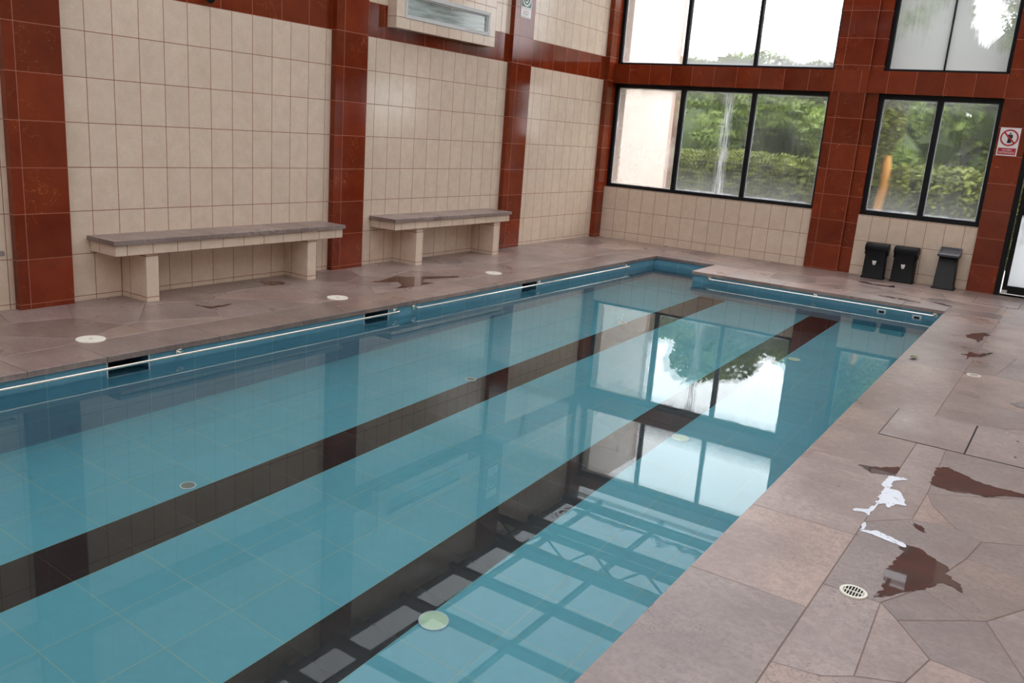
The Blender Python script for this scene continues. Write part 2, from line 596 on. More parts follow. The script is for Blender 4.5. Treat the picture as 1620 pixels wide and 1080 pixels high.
def pier(name, x0, x1, y0, y1, z0, z1, o, label):
    p = MB().box(x0, x1, y0, y1, z0, z1, o=o).build(name, 'red')
    return struct(p, label)


pier('column_left_near', -0.02, 0.06, -8.07, -7.70, 0, Z_TOP, (0, -8.0, ZL), 'rust red tiled pier left of the long bench')
pier('column_left_middle', -0.02, 0.06, -5.24, -4.84, 0, Z_TOP, (0, -5.14, ZL), 'rust red tiled pier between the two benches')
pier('column_left_far', -0.02, 0.06, -2.50, -2.09, 0, Z_TOP, (0, -2.39, ZL), 'rust red tiled pier right of the short bench')
pier('column_left_back', -0.02, 0.06, -11.0, -10.6, 0, Z_TOP, (0, -10.9, ZL), 'rust red tiled pier further along the left wall')
pier('column_corner', -0.02, 0.07, -0.18, 0.14, 0, Z_TOP, (0, -0.23, ZL), 'narrow rust red tiled pier in the far corner')

# back wall --------------------------------------------------------------
b = MB()
Y_G = 0.10                                    # depth at which the window frames sit
b.box(-0.25, 3.53, 0.0, 0.30, -0.3, 0.71, o=(0.272, 0, ZBK), mi=0)
b.box(3.53, 5.10, 0.0, 0.30, -0.3, 0.71, o=(3.689, 0, ZBK), mi=0)
b.box(3.38, 3.53, 0.001, 0.30, 0.71, Z_TOP, o=(3.38, 0, 0.01), mi=1)
b.face([(3.38, -0.002, 0), (3.53, -0.002, 0), (3.53, -0.002, 0.71), (3.38, -0.002, 0.71)], [(0.02, 0), (0.17, 0), (0.17, 0.71), (0.02, 0.71)], 1)
b.box(-0.25, 0.0, 0.0, 0.30, 0.71, Z_TOP, mi=2)
b.box(5.9, X_END + 0.25, 0.0, 0.30, -0.3, Z_TOP, o=(6.1, 0, ZBK), mi=0)
b.box(4.82, 5.9, 0.0, 0.30, 2.105, 2.355, o=(5.1, 0, 2.0), mi=1)
b.box(4.95, 5.9, 0.0, 0.30, 2.355, Z_TOP, o=(6.1, 0, ZBK), mi=0)
wb = struct(b.build('wall_back', ['cream', 'red', 'plaster']))
pier('column_back_middle', 2.985, 3.395, -0.035, 0.30, 0, Z_TOP, (3.085, -0.15, 0.012), 'wide rust red tiled pier between the garden windows')
pier('column_back_door', 4.82, 5.10, -0.035, 0.30, 0, Z_TOP, (4.81, -0.15, 0.005), 'rust red tiled pier beside the glass door')
b = MB()
b.box(0.0, 2.985, -0.03, 0.30, 2.105, 2.355, o=(0.307, 0, 2.08))
b.box(3.395, 4.82, -0.03, 0.30, 2.105, 2.355, o=(3.307, 0, 2.08))
b.box(0.0, 2.985, -0.03, 0.30, 3.44, 3.60, o=(0.307, 0, 3.38))
b.box(3.395, 4.82, -0.03, 0.30, 3.44, 3.60, o=(3.307, 0, 3.38))
b.box(2.985, 3.395, -0.0355, 0.0, 2.105, 2.355, o=(3.007, 0, 2.08))
struct(b.build('beam_back', 'red'), 'rust red tiled beam between the two rows of windows')

# right and near walls (outside the picture, they close the hall) -----------
b = MB()
b.box(X_END, X_END + 0.25, Y_END, 0.0, -0.3, Z_TOP + 0.1, o=(0, 0.1, ZL))
struct(b.build('wall_right', 'cream'))
b = MB()
b.box(-0.25, X_END + 0.25, Y_END - 0.25, Y_END, -0.3, Z_TOP + 0.1, o=(0, 0, ZL))
struct(b.build('wall_near', 'cream'))

# ------------------------------------------------------------------ ceiling: milky sheets on steel
b = MB()
b.face([(0, Y_END, Z_TOP + 0.06), (0, 0.3, Z_TOP + 0.06), (X_END, 0.3, Z_TOP + 0.06), (X_END, Y_END, Z_TOP + 0.06)])
b.face([(0, 0.15, 3.60), (X_END, 0.15, 3.60), (X_END, 0.15, Z_TOP + 0.06), (0, 0.15, Z_TOP + 0.06)])
struct(b.build('ceiling', 'roof'), 'milky translucent roof sheets')
b = MB()
ys = [-0.20, -1.17, -2.06, -3.0, -3.95, -5.05, -5.75, -6.75, -8.05, -8.9, -9.9, -11.05, -12.0, -13.0, -14.05]
for y in ys:
    b.box(0, X_END, y - 0.038, y + 0.038, Z_TOP - 0.06, Z_TOP + 0.055)
for x in (0.07, 0.50, 1.53, 2.56, 3.59, 4.62, 5.65, 6.68):
    b.box(x - 0.02, x + 0.02, Y_END, 0.1, Z_TOP - 0.03, Z_TOP + 0.05)
struct(b.build('beam_roof_grid', 'beam_paint'), 'dark steel purlins under the roof sheets')


def truss(y):
    root = empty('roof_truss', (0, y, Z_TOP - 0.06))
    struct(root, 'dark steel lattice truss under the roof')
    MB().box(0, X_END, y - 0.06, y + 0.06, Z_TOP - 0.10, Z_TOP - 0.06).build('top_chord', 'beam_paint', root)
    MB().box(0, X_END, y - 0.04, y + 0.04, Z_TOP - 0.40, Z_TOP - 0.33).build('bottom_chord', 'beam_paint', root)
    w = MB(); x = 0.05; up = True
    while x < X_END - 0.4:
        z0, z1 = (Z_TOP - 0.36, Z_TOP - 0.08)
        p, q = ((x, y, z0), (x + 0.36, y, z1)) if up else ((x, y, z1), (x + 0.36, y, z0))
        w.tube([p, q], 0.016, 6); x += 0.36; up = not up
    w.build('web_bars', 'beam_paint', root)
    return root


tr0 = truss(-2.06)
for y in (-5.05, -8.05, -11.05, -14.05):
    t = copy_tree(tr0); t.location.y = y

rnd = random.Random(5)
b = MB()
for i in range(2600):
    x = rnd.uniform(0.1, 6.5)
    prof = 0.16 + 0.14 * math.sin(x * 3.1) + 0.10 * math.sin(x * 7.7 + 1) + 0.06 * math.sin(x * 19)
    if math.sin(x * 1.7 + 0.4) > 0.75: prof *= 0.3
    y = -0.25 - abs(rnd.random() ** 1.3) * max(0.03, prof) * 1.4
    z = Z_TOP + 0.065 + rnd.uniform(0, 0.03)
    a = rnd.uniform(0, 6.28); r = rnd.uniform(0.015, 0.04)
    pts = [(x + r * math.cos(a + k * 1.57) * (1 if k % 2 else 0.4), y + r * math.sin(a + k * 1.57) * (1 if k % 2 else 0.4), z + 0.01 * (k % 2)) for k in range(4)]
    b.face(pts)
tag(b.build('leaf_litter', 'litter'), 'dark fallen leaves lying on the roof sheets', 'leaves', kind='stuff')

# ------------------------------------------------------------------ deck
PL = lambda y: 1.392 + (y + 9.0) * 0.0088           # left edge of the pool
PRX = lambda y: 4.845 + (-1.776 - y) * 0.0097        # right edge of the pool
PC = (PL(-1.08), -1.08)
PD = (2.230, -1.065)
PE = (2.238, -1.815)
PF = (PRX(-1.78), -1.78)
OV = 0.018                                           # the coping overhangs the pool wall


def clip(poly, nx, ny, d):
    """keep the part where nx*x+ny*y <= d"""
    out = []
    n = len(poly)
    for i in range(n):
        a, c = poly[i], poly[(i + 1) % n]
        da, dc = nx * a[0] + ny * a[1] - d, nx * c[0] + ny * c[1] - d
        if da <= 0: out.append(a)
        if (da < 0 < dc) or (dc < 0 < da):
            t = da / (da - dc)
            out.append((a[0] + (c[0] - a[0]) * t, a[1] + (c[1] - a[1]) * t))
    return out


def cells(region, size, seed, stretch=1.0):
    r = random.Random(seed)
    xs = [p[0] for p in region]; ysq = [p[1] for p in region]
    x0, x1, y0, y1 = min(xs), max(xs), min(ysq), max(ysq)
    nx = max(1, round((x1 - x0) / size)); ny = max(1, round((y1 - y0) / (size * stretch)))
    pts = []
    for i in range(-1, nx + 1):
        for j in range(-1, ny + 1):
            pts.append((x0 + (i + r.uniform(0.08, 0.92)) * (x1 - x0) / nx, y0 + (j + r.uniform(0.08, 0.92)) * (y1 - y0) / ny))
    res = []
    for p in pts:
        poly = list(region)
        for q in pts:
            if q is p or (q[0] - p[0]) ** 2 + (q[1] - p[1]) ** 2 > (size * 3.2 * max(1, stretch)) ** 2: continue
            dx, dy = q[0] - p[0], q[1] - p[1]
            poly = clip(poly, dx, dy, (q[0] ** 2 + q[1] ** 2 - p[0] ** 2 - p[1] ** 2) / 2)
            if len(poly) < 3: break
        if len(poly) >= 3:
            ar = abs(sum(poly[i][0] * poly[(i + 1) % len(poly)][1] - poly[(i + 1) % len(poly)][0] * poly[i][1] for i in range(len(poly)))) / 2
            if ar > 0.003: res.append(poly)
    return res


def rect(x0, x1, y0, y1):
    return [(x0, y0), (x1, y0), (x1, y1), (x0, y1)]


def stones(name, polys, seed, gap=0.0014, z0=-0.035, jitter=0.0008):
    r = random.Random(seed)
    b = MB(); cols = []
    for poly in polys:
        # drop tiny edges
        pp = [poly[i] for i in range(len(poly)) if (Vector(poly[i]) - Vector(poly[i - 1])).length > 0.012]
        if len(pp) < 3: continue
        ar = sum(pp[i][0] * pp[(i + 1) % len(pp)][1] - pp[(i + 1) % len(pp)][0] * pp[i][1] for i in range(len(pp)))
        if ar < 0: pp = pp[::-1]
        c = (r.random(), r.random(), r.random())
        nf = len(b.f)
        b.prism(inset_poly(pp, gap), z0, r.uniform(-jitter, 0), inset=0.0015)
        cols += [c] * sum(len(f) for f in b.f[nf:])
    o = b.build(name, 'stone')
    at = o.data.color_attributes.new('stone', 'FLOAT_COLOR', 'CORNER')
    for i, c in enumerate(cols):
        at.data[i].color = (*c, 1)
    return o


CL, CR_ = 1.045, 5.308                       # outer lines of the coping slabs
hand = {
    'V1': (5.308, -8.087), 'V2': (5.493, -8.082), 'V3': (5.685, -7.521), 'V4': (5.750, -8.001), 'V5': (5.791, -7.971),
    'V6': (5.886, -7.799), 'V7': (5.871, -7.560), 'V8': (5.559, -8.163), 'V9': (5.678, -8.328), 'V10': (5.914, -8.250),
    'V11': (5.517, -8.564), 'V12': (5.639, -8.502), 'V12b': (5.834, -8.340), 'V13': (5.587, -7.885), 'V14': (5.439, -8.626),
    'V15': (5.713, -7.323), 'V15r': (5.851, -7.238), 'V16': (5.458, -7.291), 'V16b': (5.617, -7.265), 'V17': (5.308, -7.456),
    'V18': (5.464, -6.954), 'V18r': (5.818, -6.702), 'V19': (5.505, -7.080), 'A': (5.308, -6.25), 'B': (5.445, -6.25),
    'D': (6.6, -6.25), 'E': (6.6, -6.30), 'F': (6.6, -6.80), 'G': (6.6, -7.30), 'H': (6.6, -7.55), 'I': (6.6, -8.4),
    'J': (5.98, -8.40), 'K': (5.308, -8.65), 'L': (5.308, -9.6), 'N': (6.6, -9.6)}
hp = ['V1 V2 V13 V3 V15 V16b V16 V17', 'V17 V16 V18 B A', 'V16 V16b V19 V18', 'V18 V19 V16b V15 V15r F E V18r',
      'B V18 V18r E D', 'V15 V3 V7 G F V15r', 'V3 V13 V4 V5 V6 H G V7', 'V13 V2 V8 V4', 'V8 V9 V12b J V10 V5 V4',
      'V5 V10 J I H V6', 'V1 K V14 V11 V2', 'V2 V11 V12 V9 V8', 'K L N I J V12b V9 V12 V11 V14']
hand_polys = [[hand[k] for k in s.split()] for s in hp]

polys = []
polys += cells(rect(0.0, CL, -15.0, -0.0), 0.42, 11, 1.25)
polys += cells(rect(CL, 2.60, -0.76, 0.0), 0.40, 3)
polys += cells(rect(2.60, CR_, -1.46, 0.0), 0.46, 8)
polys += cells(rect(CR_, X_END, -5.62, 0.0), 0.62, 21, 1.1)
polys += [rect(CR_, 6.6, -6.25, -5.62)]
polys += cells(rect(6.6, X_END, -9.6, -5.62), 0.6, 4)
polys += cells(rect(CR_, X_END, -15.0, -9.6), 0.6, 5)
polys += hand_polys
fl = struct(stones('floor', polys, 4), 'irregular flagstone deck around the pool')

# coping slabs along the pool
cop = []
yy = [-15.0, -13.9, -12.6, -11.4, -10.2, -9.35, -8.712, -8.273, -7.52, -6.83, -6.2, -5.4, -4.75, -4.0, -3.3, -2.6, -1.9, -1.3, -0.76]
for a, c in zip(yy, yy[1:]):
    a2 = a; c2 = min(c, -1.08 + 0.32)
    if c > -1.2:
        cop.append([(CL, a2), (PL(a2), a2), (PC[0], PC[1]), (PC[0], c2), (CL, c2)])
    else:
        cop.append([(CL, a2), (PL(a2), a2), (PL(c2), c2), (CL, c2)])
cop.append([PC, (1.95, -1.07), (1.95, -0.76), (PC[0], -0.76)])
cop.append([(1.95, -1.07), PD, (2.6, -1.065), (2.6, -0.76), (1.95, -0.76)])
cop.append([PD, PE, (2.6, -1.81), (2.6, -1.065)])
xx = [2.6, 3.25, 3.9, 4.45, PF[0]]
lineY = lambda x: PE[1] + (PF[1] - PE[1]) * (x - PE[0]) / (PF[0] - PE[0])
for a, c in zip(xx, xx[1:]):
    cop.append([(a, lineY(a)), (c, lineY(c)), (c, -1.46), (a, -1.46)])
cop.append([PF, (CR_, -1.76), (CR_, -1.46), (PF[0], -1.46)])
yy = [-15.0, -13.8, -12.5, -11.2, -10.3, -9.42, -8.279, -7.615, -6.764, -5.076, -4.35, -3.673, -2.9, -2.3, -1.76]
for a, c in zip(yy, yy[1:]):
    c_ = PF[1] if c > -1.8 else c
    cop.append([(PRX(a), a), (CR_, a), (CR_, c), (PRX(c_), c_)])
cp = struct(stones('trim_1', cop, 17, gap=0.0016, z0=-0.034, jitter=0.0004), 'flagstone coping slabs along the pool edge')

# mortar bed under the stones, cut out at the pool
b = MB()
zt = -0.0018
G = 0.10


def bed(poly):
    b.prism(poly, -0.33, zt)


bed(rect(-0.0, CL + G, -15, 0)); bed(rect(CL + G, 2.6, -0.9, 0)); bed([(2.45, -1.6), (CR_, -1.6), (CR_, 0), (2.45, 0)]); bed(rect(CR_ - G, X_END, -15, 0))
struct(b.build('floor_bed', 'mortar'), 'mortar bed below the flagstones')

# ------------------------------------------------------------------ pool shell
XO, YO = 2.98, -8.305
LW = lambda y: PL(y) - OV
skim = [(-8.264, -8.011), (-6.202, -5.939), (-4.053, -3.780)]
TH = 0.16


def pool_wall(name, pts_xy, holes=(), out=(-1, 0), label=None, mat='pool_wall', hz=(-0.17, -0.034)):
    """vertical tiled wall from point to point; holes are (s0, s1) lengths along the wall"""
    (xa, ya), (xb, yb) = pts_xy
    L_ = math.hypot(xb - xa, yb - ya)
    ux, uy = (xb - xa) / L_, (yb - ya) / L_
    horiz = abs(ux) > abs(uy)
    b = MB()
    cuts = [0.0]
    for h in holes: cuts += [h[0], h[1]]
    cuts.append(L_)

    def quad(s0, s1, z0, z1):
        P = lambda s, z: (xa + ux * s, ya + uy * s, z)
        U = lambda s, z: ((xa + ux * s - XO) if horiz else (ya + uy * s - YO), z - ZB - 0.02)
        c = [(s0, z0), (s1, z0), (s1, z1), (s0, z1)]
        b.face([P(*q) for q in c], [U(*q) for q in c])
    for i in range(len(cuts) - 1):
        if i % 2 == 0: quad(cuts[i], cuts[i + 1], ZB, -0.034)
        else: quad(cuts[i], cuts[i + 1], ZB, hz[0])
    return struct(b.build(name, mat), label)


y_near = -14.0
lx = lambda y: LW(y)
p0, p1 = (lx(y_near), y_near), (lx(-1.08), -1.08 + OV)
hl = [(a - y_near, c - y_near) for a, c in skim]
pool_wall('wall_pool_left', (p0, p1), hl, label='blue tiled left side of the pool')
pool_wall('wall_pool_end', ((PC[0] - OV, PC[1] + OV), (PD[0] + OV, PD[1] + OV)), label='blue tiled end of the narrow bay')
pool_wall('wall_pool_bay', ((PD[0] + OV, PD[1] + OV), (PE[0] + OV, PE[1] + OV)), label='blue tiled return of the narrow bay')
pool_wall('wall_pool_back', ((PE[0] + OV, PE[1] + OV), (PF[0] + OV, PF[1] + OV)), label='blue tiled far side of the pool')
pool_wall('wall_pool_right', ((PF[0] + OV, PF[1] + OV), (PRX(y_near) + OV, y_near)), label='blue tiled right side of the pool')
pool_wall('wall_pool_near', ((lx(y_near), y_near), (PRX(y_near) + OV, y_near)), label='blue tiled near side of the pool')

b = MB()
lanes = [(2.37, 2.675), (3.59, 3.895)]
edges_x = [lx(y_near), 2.37, 2.675, 3.59, 3.895, PRX(y_near) + OV]
for i in range(5):
    x0, x1 = edges_x[i], edges_x[i + 1]
    mi = 1 if i in (1, 3) else 0
    if i == 0:
        pts = [(x0, y_near), (2.37, y_near), (2.37, PD[1] + OV), (lx(-1.08), PC[1] + OV)]
    elif i == 4:
        pts = [(x0, y_near), (x1, y_near), (PF[0] + OV, PF[1] + OV), (x0, PF[1] + OV)]
    else:
        pts = [(x0, y_near), (x1, y_near), (x1, -1.79), (x0, -1.79)]
    b.face([(x, y, ZB) for x, y in pts], [(x - XO, y - YO) for x, y in pts], mi)
b.box(1.1, 5.2, y_near - 0.2, -0.9, ZB - 0.3, ZB - 0.02, mi=0)
struct(b.build('floor_pool', ['pool', 'lane']), 'blue tiled pool bottom with two black lane lines')

# water: one level surface from wall to wall
b = MB()
pts = [(lx(y_near), y_near), (PRX(y_near) + OV, y_near), (PF[0] + OV, PF[1] + OV), (PE[0] + OV, PE[1] + OV), (PD[0] + OV, PD[1] + OV), (PC[0] - OV, PC[1] + OV)]
b.face([(x, y, ZW) for x, y in pts])
for a, c in skim:
    b.face([(lx(a) - 0.3, a, ZW), (lx(a), a, ZW), (lx(c), c, ZW), (lx(c) - 0.3, c, ZW)])
tag(b.build('pool_water', 'water'), 'clear still water filling the blue tiled pool', 'water', kind='stuff')

# skimmer openings in the left side
sk_lab = ['dark skimmer opening nearest the camera in the left pool side', 'dark skimmer opening under the gap between the two left rails',
          'dark skimmer opening behind the far left rail']
for (a, c), lb in zip(skim, sk_lab):
    x = lx((a + c) / 2)
    root = empty('pool_skimmer', (x - 0.15, (a + c) / 2, -0.17))
    tag(root, lb, 'skimmer', 'skimmer openings along the left pool side')
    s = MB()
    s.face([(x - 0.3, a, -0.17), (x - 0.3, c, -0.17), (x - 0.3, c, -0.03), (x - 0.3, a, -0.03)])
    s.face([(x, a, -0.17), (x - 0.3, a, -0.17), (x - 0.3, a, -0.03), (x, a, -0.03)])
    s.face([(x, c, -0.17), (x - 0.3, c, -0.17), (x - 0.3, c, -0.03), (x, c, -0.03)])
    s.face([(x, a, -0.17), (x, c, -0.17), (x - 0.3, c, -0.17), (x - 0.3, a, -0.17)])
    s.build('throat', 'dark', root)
    for yy_, nm in ((a - 0.007, 'side_trim'), (c + 0.001, 'side_trim')):
        MB().box(x - 0.02, x + 0.003, yy_, yy_ + 0.006, -0.175, -0.036).build(nm, 'white_trim', root)
    MB().box(x - 0.02, x + 0.003, a, c, -0.177, -0.171).build('bottom_trim', 'white_trim', root)

# ------------------------------------------------------------------ grab rails


def rail(name, P0, P1, posts, nrm, label):
    P0, P1, nrm = Vector(P0), Vector(P1), Vector(nrm)
    root = empty(name, tuple((P0 + P1) / 2))
    tag(root, label, 'grab rail')
    off = 0.055
    d = (P1 - P0).normalized()
    a, c = P0 + nrm * off, P1 + nrm * off
    pts = [P0 + d * 0.0 - nrm * 0.0]
    for k in range(4):
        t = k / 3 * math.pi / 2
        pts.append(P0 + nrm * (off - 0.022 + 0.022 * math.sin(t)) + d * (0.022 * (1 - math.cos(t))))
    for k in range(4):
        t = math.pi / 2 - k / 3 * math.pi / 2
        pts.append(P1 + nrm * (off - 0.022 + 0.022 * math.sin(t)) - d * (0.022 * (1 - math.cos(t))))
    pts.append(P1)
    MB().tube(pts, 0.0085, 12).build('bar', 'steel', root)
    ax = 'x' if abs(nrm.x) > 0.5 else 'y'
    sg = 1 if (nrm.x + nrm.y) > 0 else -1
    for i, p in enumerate([P0, P1] + [P0 + d * s for s in posts]):
        MB().disc(tuple(p), 0.026, sg * 0.007, 24, ax, bevel=0.002).build('flange', 'steel', root)
        if i > 1:
            MB().tube([p, p + nrm * off], 0.007, 10).build('bracket', 'steel', root)
    return root


zR = -0.058
rail('grab_rail', (lx(-9.9) + 0.001, -10.5, zR), (lx(-5.863) + 0.001, -5.863, zR), [10.5 - 7.806, 10.5 - 9.2], (1, 0, 0), 'steel grab rail nearest the camera along the left pool side')
rail('grab_rail', (lx(-5.632) + 0.001, -5.632, zR), (lx(-1.85) + 0.001, -1.85, zR), [5.632 - 3.74], (1, 0, 0), 'steel grab rail along the far half of the left pool side')
rail('grab_rail', (2.45, lineY(2.45) + OV - 0.001, zR), (4.765, lineY(4.76) + OV - 0.001, zR), [1.16], (0, -1, 0), 'steel grab rail across the far side of the pool')

# return inlets under the far rail
for x, lb in ((4.275, 'left of the two square inlets under the far rail'), (4.605, 'right square inlet by the far right pool corner')):
    y = lineY(x) + OV
    zi = ZW - 0.008
    root = empty('pool_inlet', (x, y - 0.002, zi))
    tag(root, lb, 'pool inlet', 'pool inlets in the far side')
    s = MB()
    for (x0, x1, z0, z1) in ((-0.042, 0.042, 0.022, 0.034), (-0.042, 0.042, -0.05, -0.038), (-0.042, -0.026, -0.038, 0.022), (0.026, 0.042, -0.038, 0.022)):
        s.box(x + x0, x + x1, y - 0.014, y - 0.001, zi + z0, zi + z1)
    s.build('cover_plate', 'white_trim', root)
    MB().box(x - 0.026, x + 0.026, y - 0.006, y - 0.001, zi - 0.038, zi + 0.022).build('mouth', 'gap', root)

# drains on the pool bottom
dl = [('disc_grey', 2.315, -8.42, 0.036, 'grey round drain on the pool bottom nearest the camera beside the left lane line'),
      ('disc_grey', 2.345, -6.08, 0.036, 'grey round drain on the pool bottom halfway along the left lane line'),
      ('disc_grey', 2.345, -3.67, 0.036, 'small round drain on the pool bottom beside the far part of left lane line'),
      ('disc_pale', 3.935, -8.44, 0.058, 'large pale green disc on the pool bottom nearest the camera'),
      ('disc_pale', 3.955, -6.02, 0.052, 'pale green disc on the pool bottom at the middle of right lane line'),
      ('disc_pale', 3.975, -3.67, 0.052, 'pale green disc on the pool bottom farthest along the right lane line')]
for mt, x, y, r, lb in dl:
    root = empty('floor_drain', (x, y, ZB))
    tag(root, lb, 'drain', 'round fittings on the pool bottom')
    MB().disc((x, y, ZB), r, 0.008, 32, bevel=0.002).build('cover', mt, root)
    s = MB(); n = 32
    for j in range(n):
        t0, t1 = 2 * math.pi * j / n, 2 * math.pi * (j + 1) / n
        P = lambda t, rr, z: (x + rr * math.cos(t), y + rr * math.sin(t), z)
        s.face([P(t0, r, ZB), P(t1, r, ZB), P(t1, r + 0.004, ZB + 0.009), P(t0, r + 0.004, ZB + 0.009)])
        s.face([P(t0, r - 0.002, ZB + 0.0095), P(t1, r - 0.002, ZB + 0.0095), P(t1, r + 0.004, ZB + 0.009), P(t0, r + 0.004, ZB + 0.009)])
    s.build('rim', 'white_trim', root)

# ------------------------------------------------------------------ deck fittings
for x, y, lb in ((1.005, -8.140, 'white round skimmer lid on the deck nearest the camera, below the long bench'),
                 (0.992, -6.085, 'white round skimmer lid on the deck near the middle pier'),
                 (1.035, -3.99, 'white round skimmer lid on the deck in front of the short bench')):
    root = empty('skimmer_lid', (x, y, 0))
    tag(root, lb, 'skimmer lid', 'white lids in the left deck')
    MB().disc((x, y, -0.002), 0.083, 0.008, 40, bevel=0.002).build('cover', 'white_plastic', root)
    MB().disc((x, y, 0.0055), 0.009, 0.0012, 16).build('finger_hole', 'disc_grey', root)


def deck_drain(x, y, lb):
    root = empty('deck_drain', (x, y, 0))
    tag(root, lb, 'drain', 'slotted drains in the right deck')
    n = 36
    s = MB()
    P = lambda t, rr, z: (x + rr * math.cos(t), y + rr * math.sin(t), z)
    R0, R1 = 0.045, 0.034
    for j in range(n):
        t0, t1 = 2 * math.pi * j / n, 2 * math.pi * (j + 1) / n
        s.face([P(t0, R0, 0), P(t1, R0, 0), P(t1, R0 - 0.001, 0.004), P(t0, R0 - 0.001, 0.004)])
        s.face([P(t0, R0 - 0.001, 0.004), P(t1, R0 - 0.001, 0.004), P(t1, R1, 0.004), P(t0, R1, 0.004)])
    s.build('ring', 'white_plastic', root)
    MB().disc((x, y, -0.001), R1 + 0.001, 0.0022, 32).build('sump', 'gap', root)
    s = MB()
    for k in range(-3, 4):
        xb = k * 0.0095
        hw = math.sqrt(max(0.0, R1 ** 2 - xb ** 2))
        s.box(x + xb - 0.0014, x + xb + 0.0014, y - hw, y + hw, 0.0018, 0.0038)
    s.box(x - R1, x + R1, y - 0.0022, y + 0.0022, 0.0018, 0.004)
    g = s.build('grate', 'white_plastic', root)


deck_drain(5.405, -8.076, 'slotted round drain in the near right deck beside the puddle')
deck_drain(5.372, -4.395, 'small slotted round drain in the far right deck')


def hatch(x0, x1, y0, y1, lb, holes=()):
    root = empty('hatch_cover', ((x0 + x1) / 2, (y0 + y1) / 2, 0))
    tag(root, lb, 'hatch cover')
    MB().box(x0, x1, y0, y1, -0.002, 0.0012).build('gap_frame', 'gap', root)
    g = 0.0035
    pl = stones('slab', [rect(x0 + g, x1 - g, y0 + g, y1 - g)], int(x0 * 100), gap=0.0005, z0=-0.012, jitter=0.0)
    for v in pl.data.vertices: v.co.z += 0.0030
    at = pl.data.color_attributes['stone']
    for d in at.data: d.color = (0.95, 0.1, 0.8, 1)
    pl.parent = root; pl.matrix_parent_inverse = root.matrix_basis.inverted()
    for hx, hy in holes:
        MB().disc((hx, hy, 0.0030), 0.0075, 0.0006, 16).build('lifting_hole', 'gap', root)


hatch(5.117, 5.528, -6.248, -5.665, 'bluish stone hatch cover flush in the right deck')
hatch(5.528, 5.99, -6.248, -5.665, 'paler stone hatch cover with two lifting holes beside the bluish one', [(5.733, -5.807), (5.742, -6.105)])
hatch(4.982, 5.408, -0.905, -0.44, 'square stone hatch cover in the deck by the glass door')

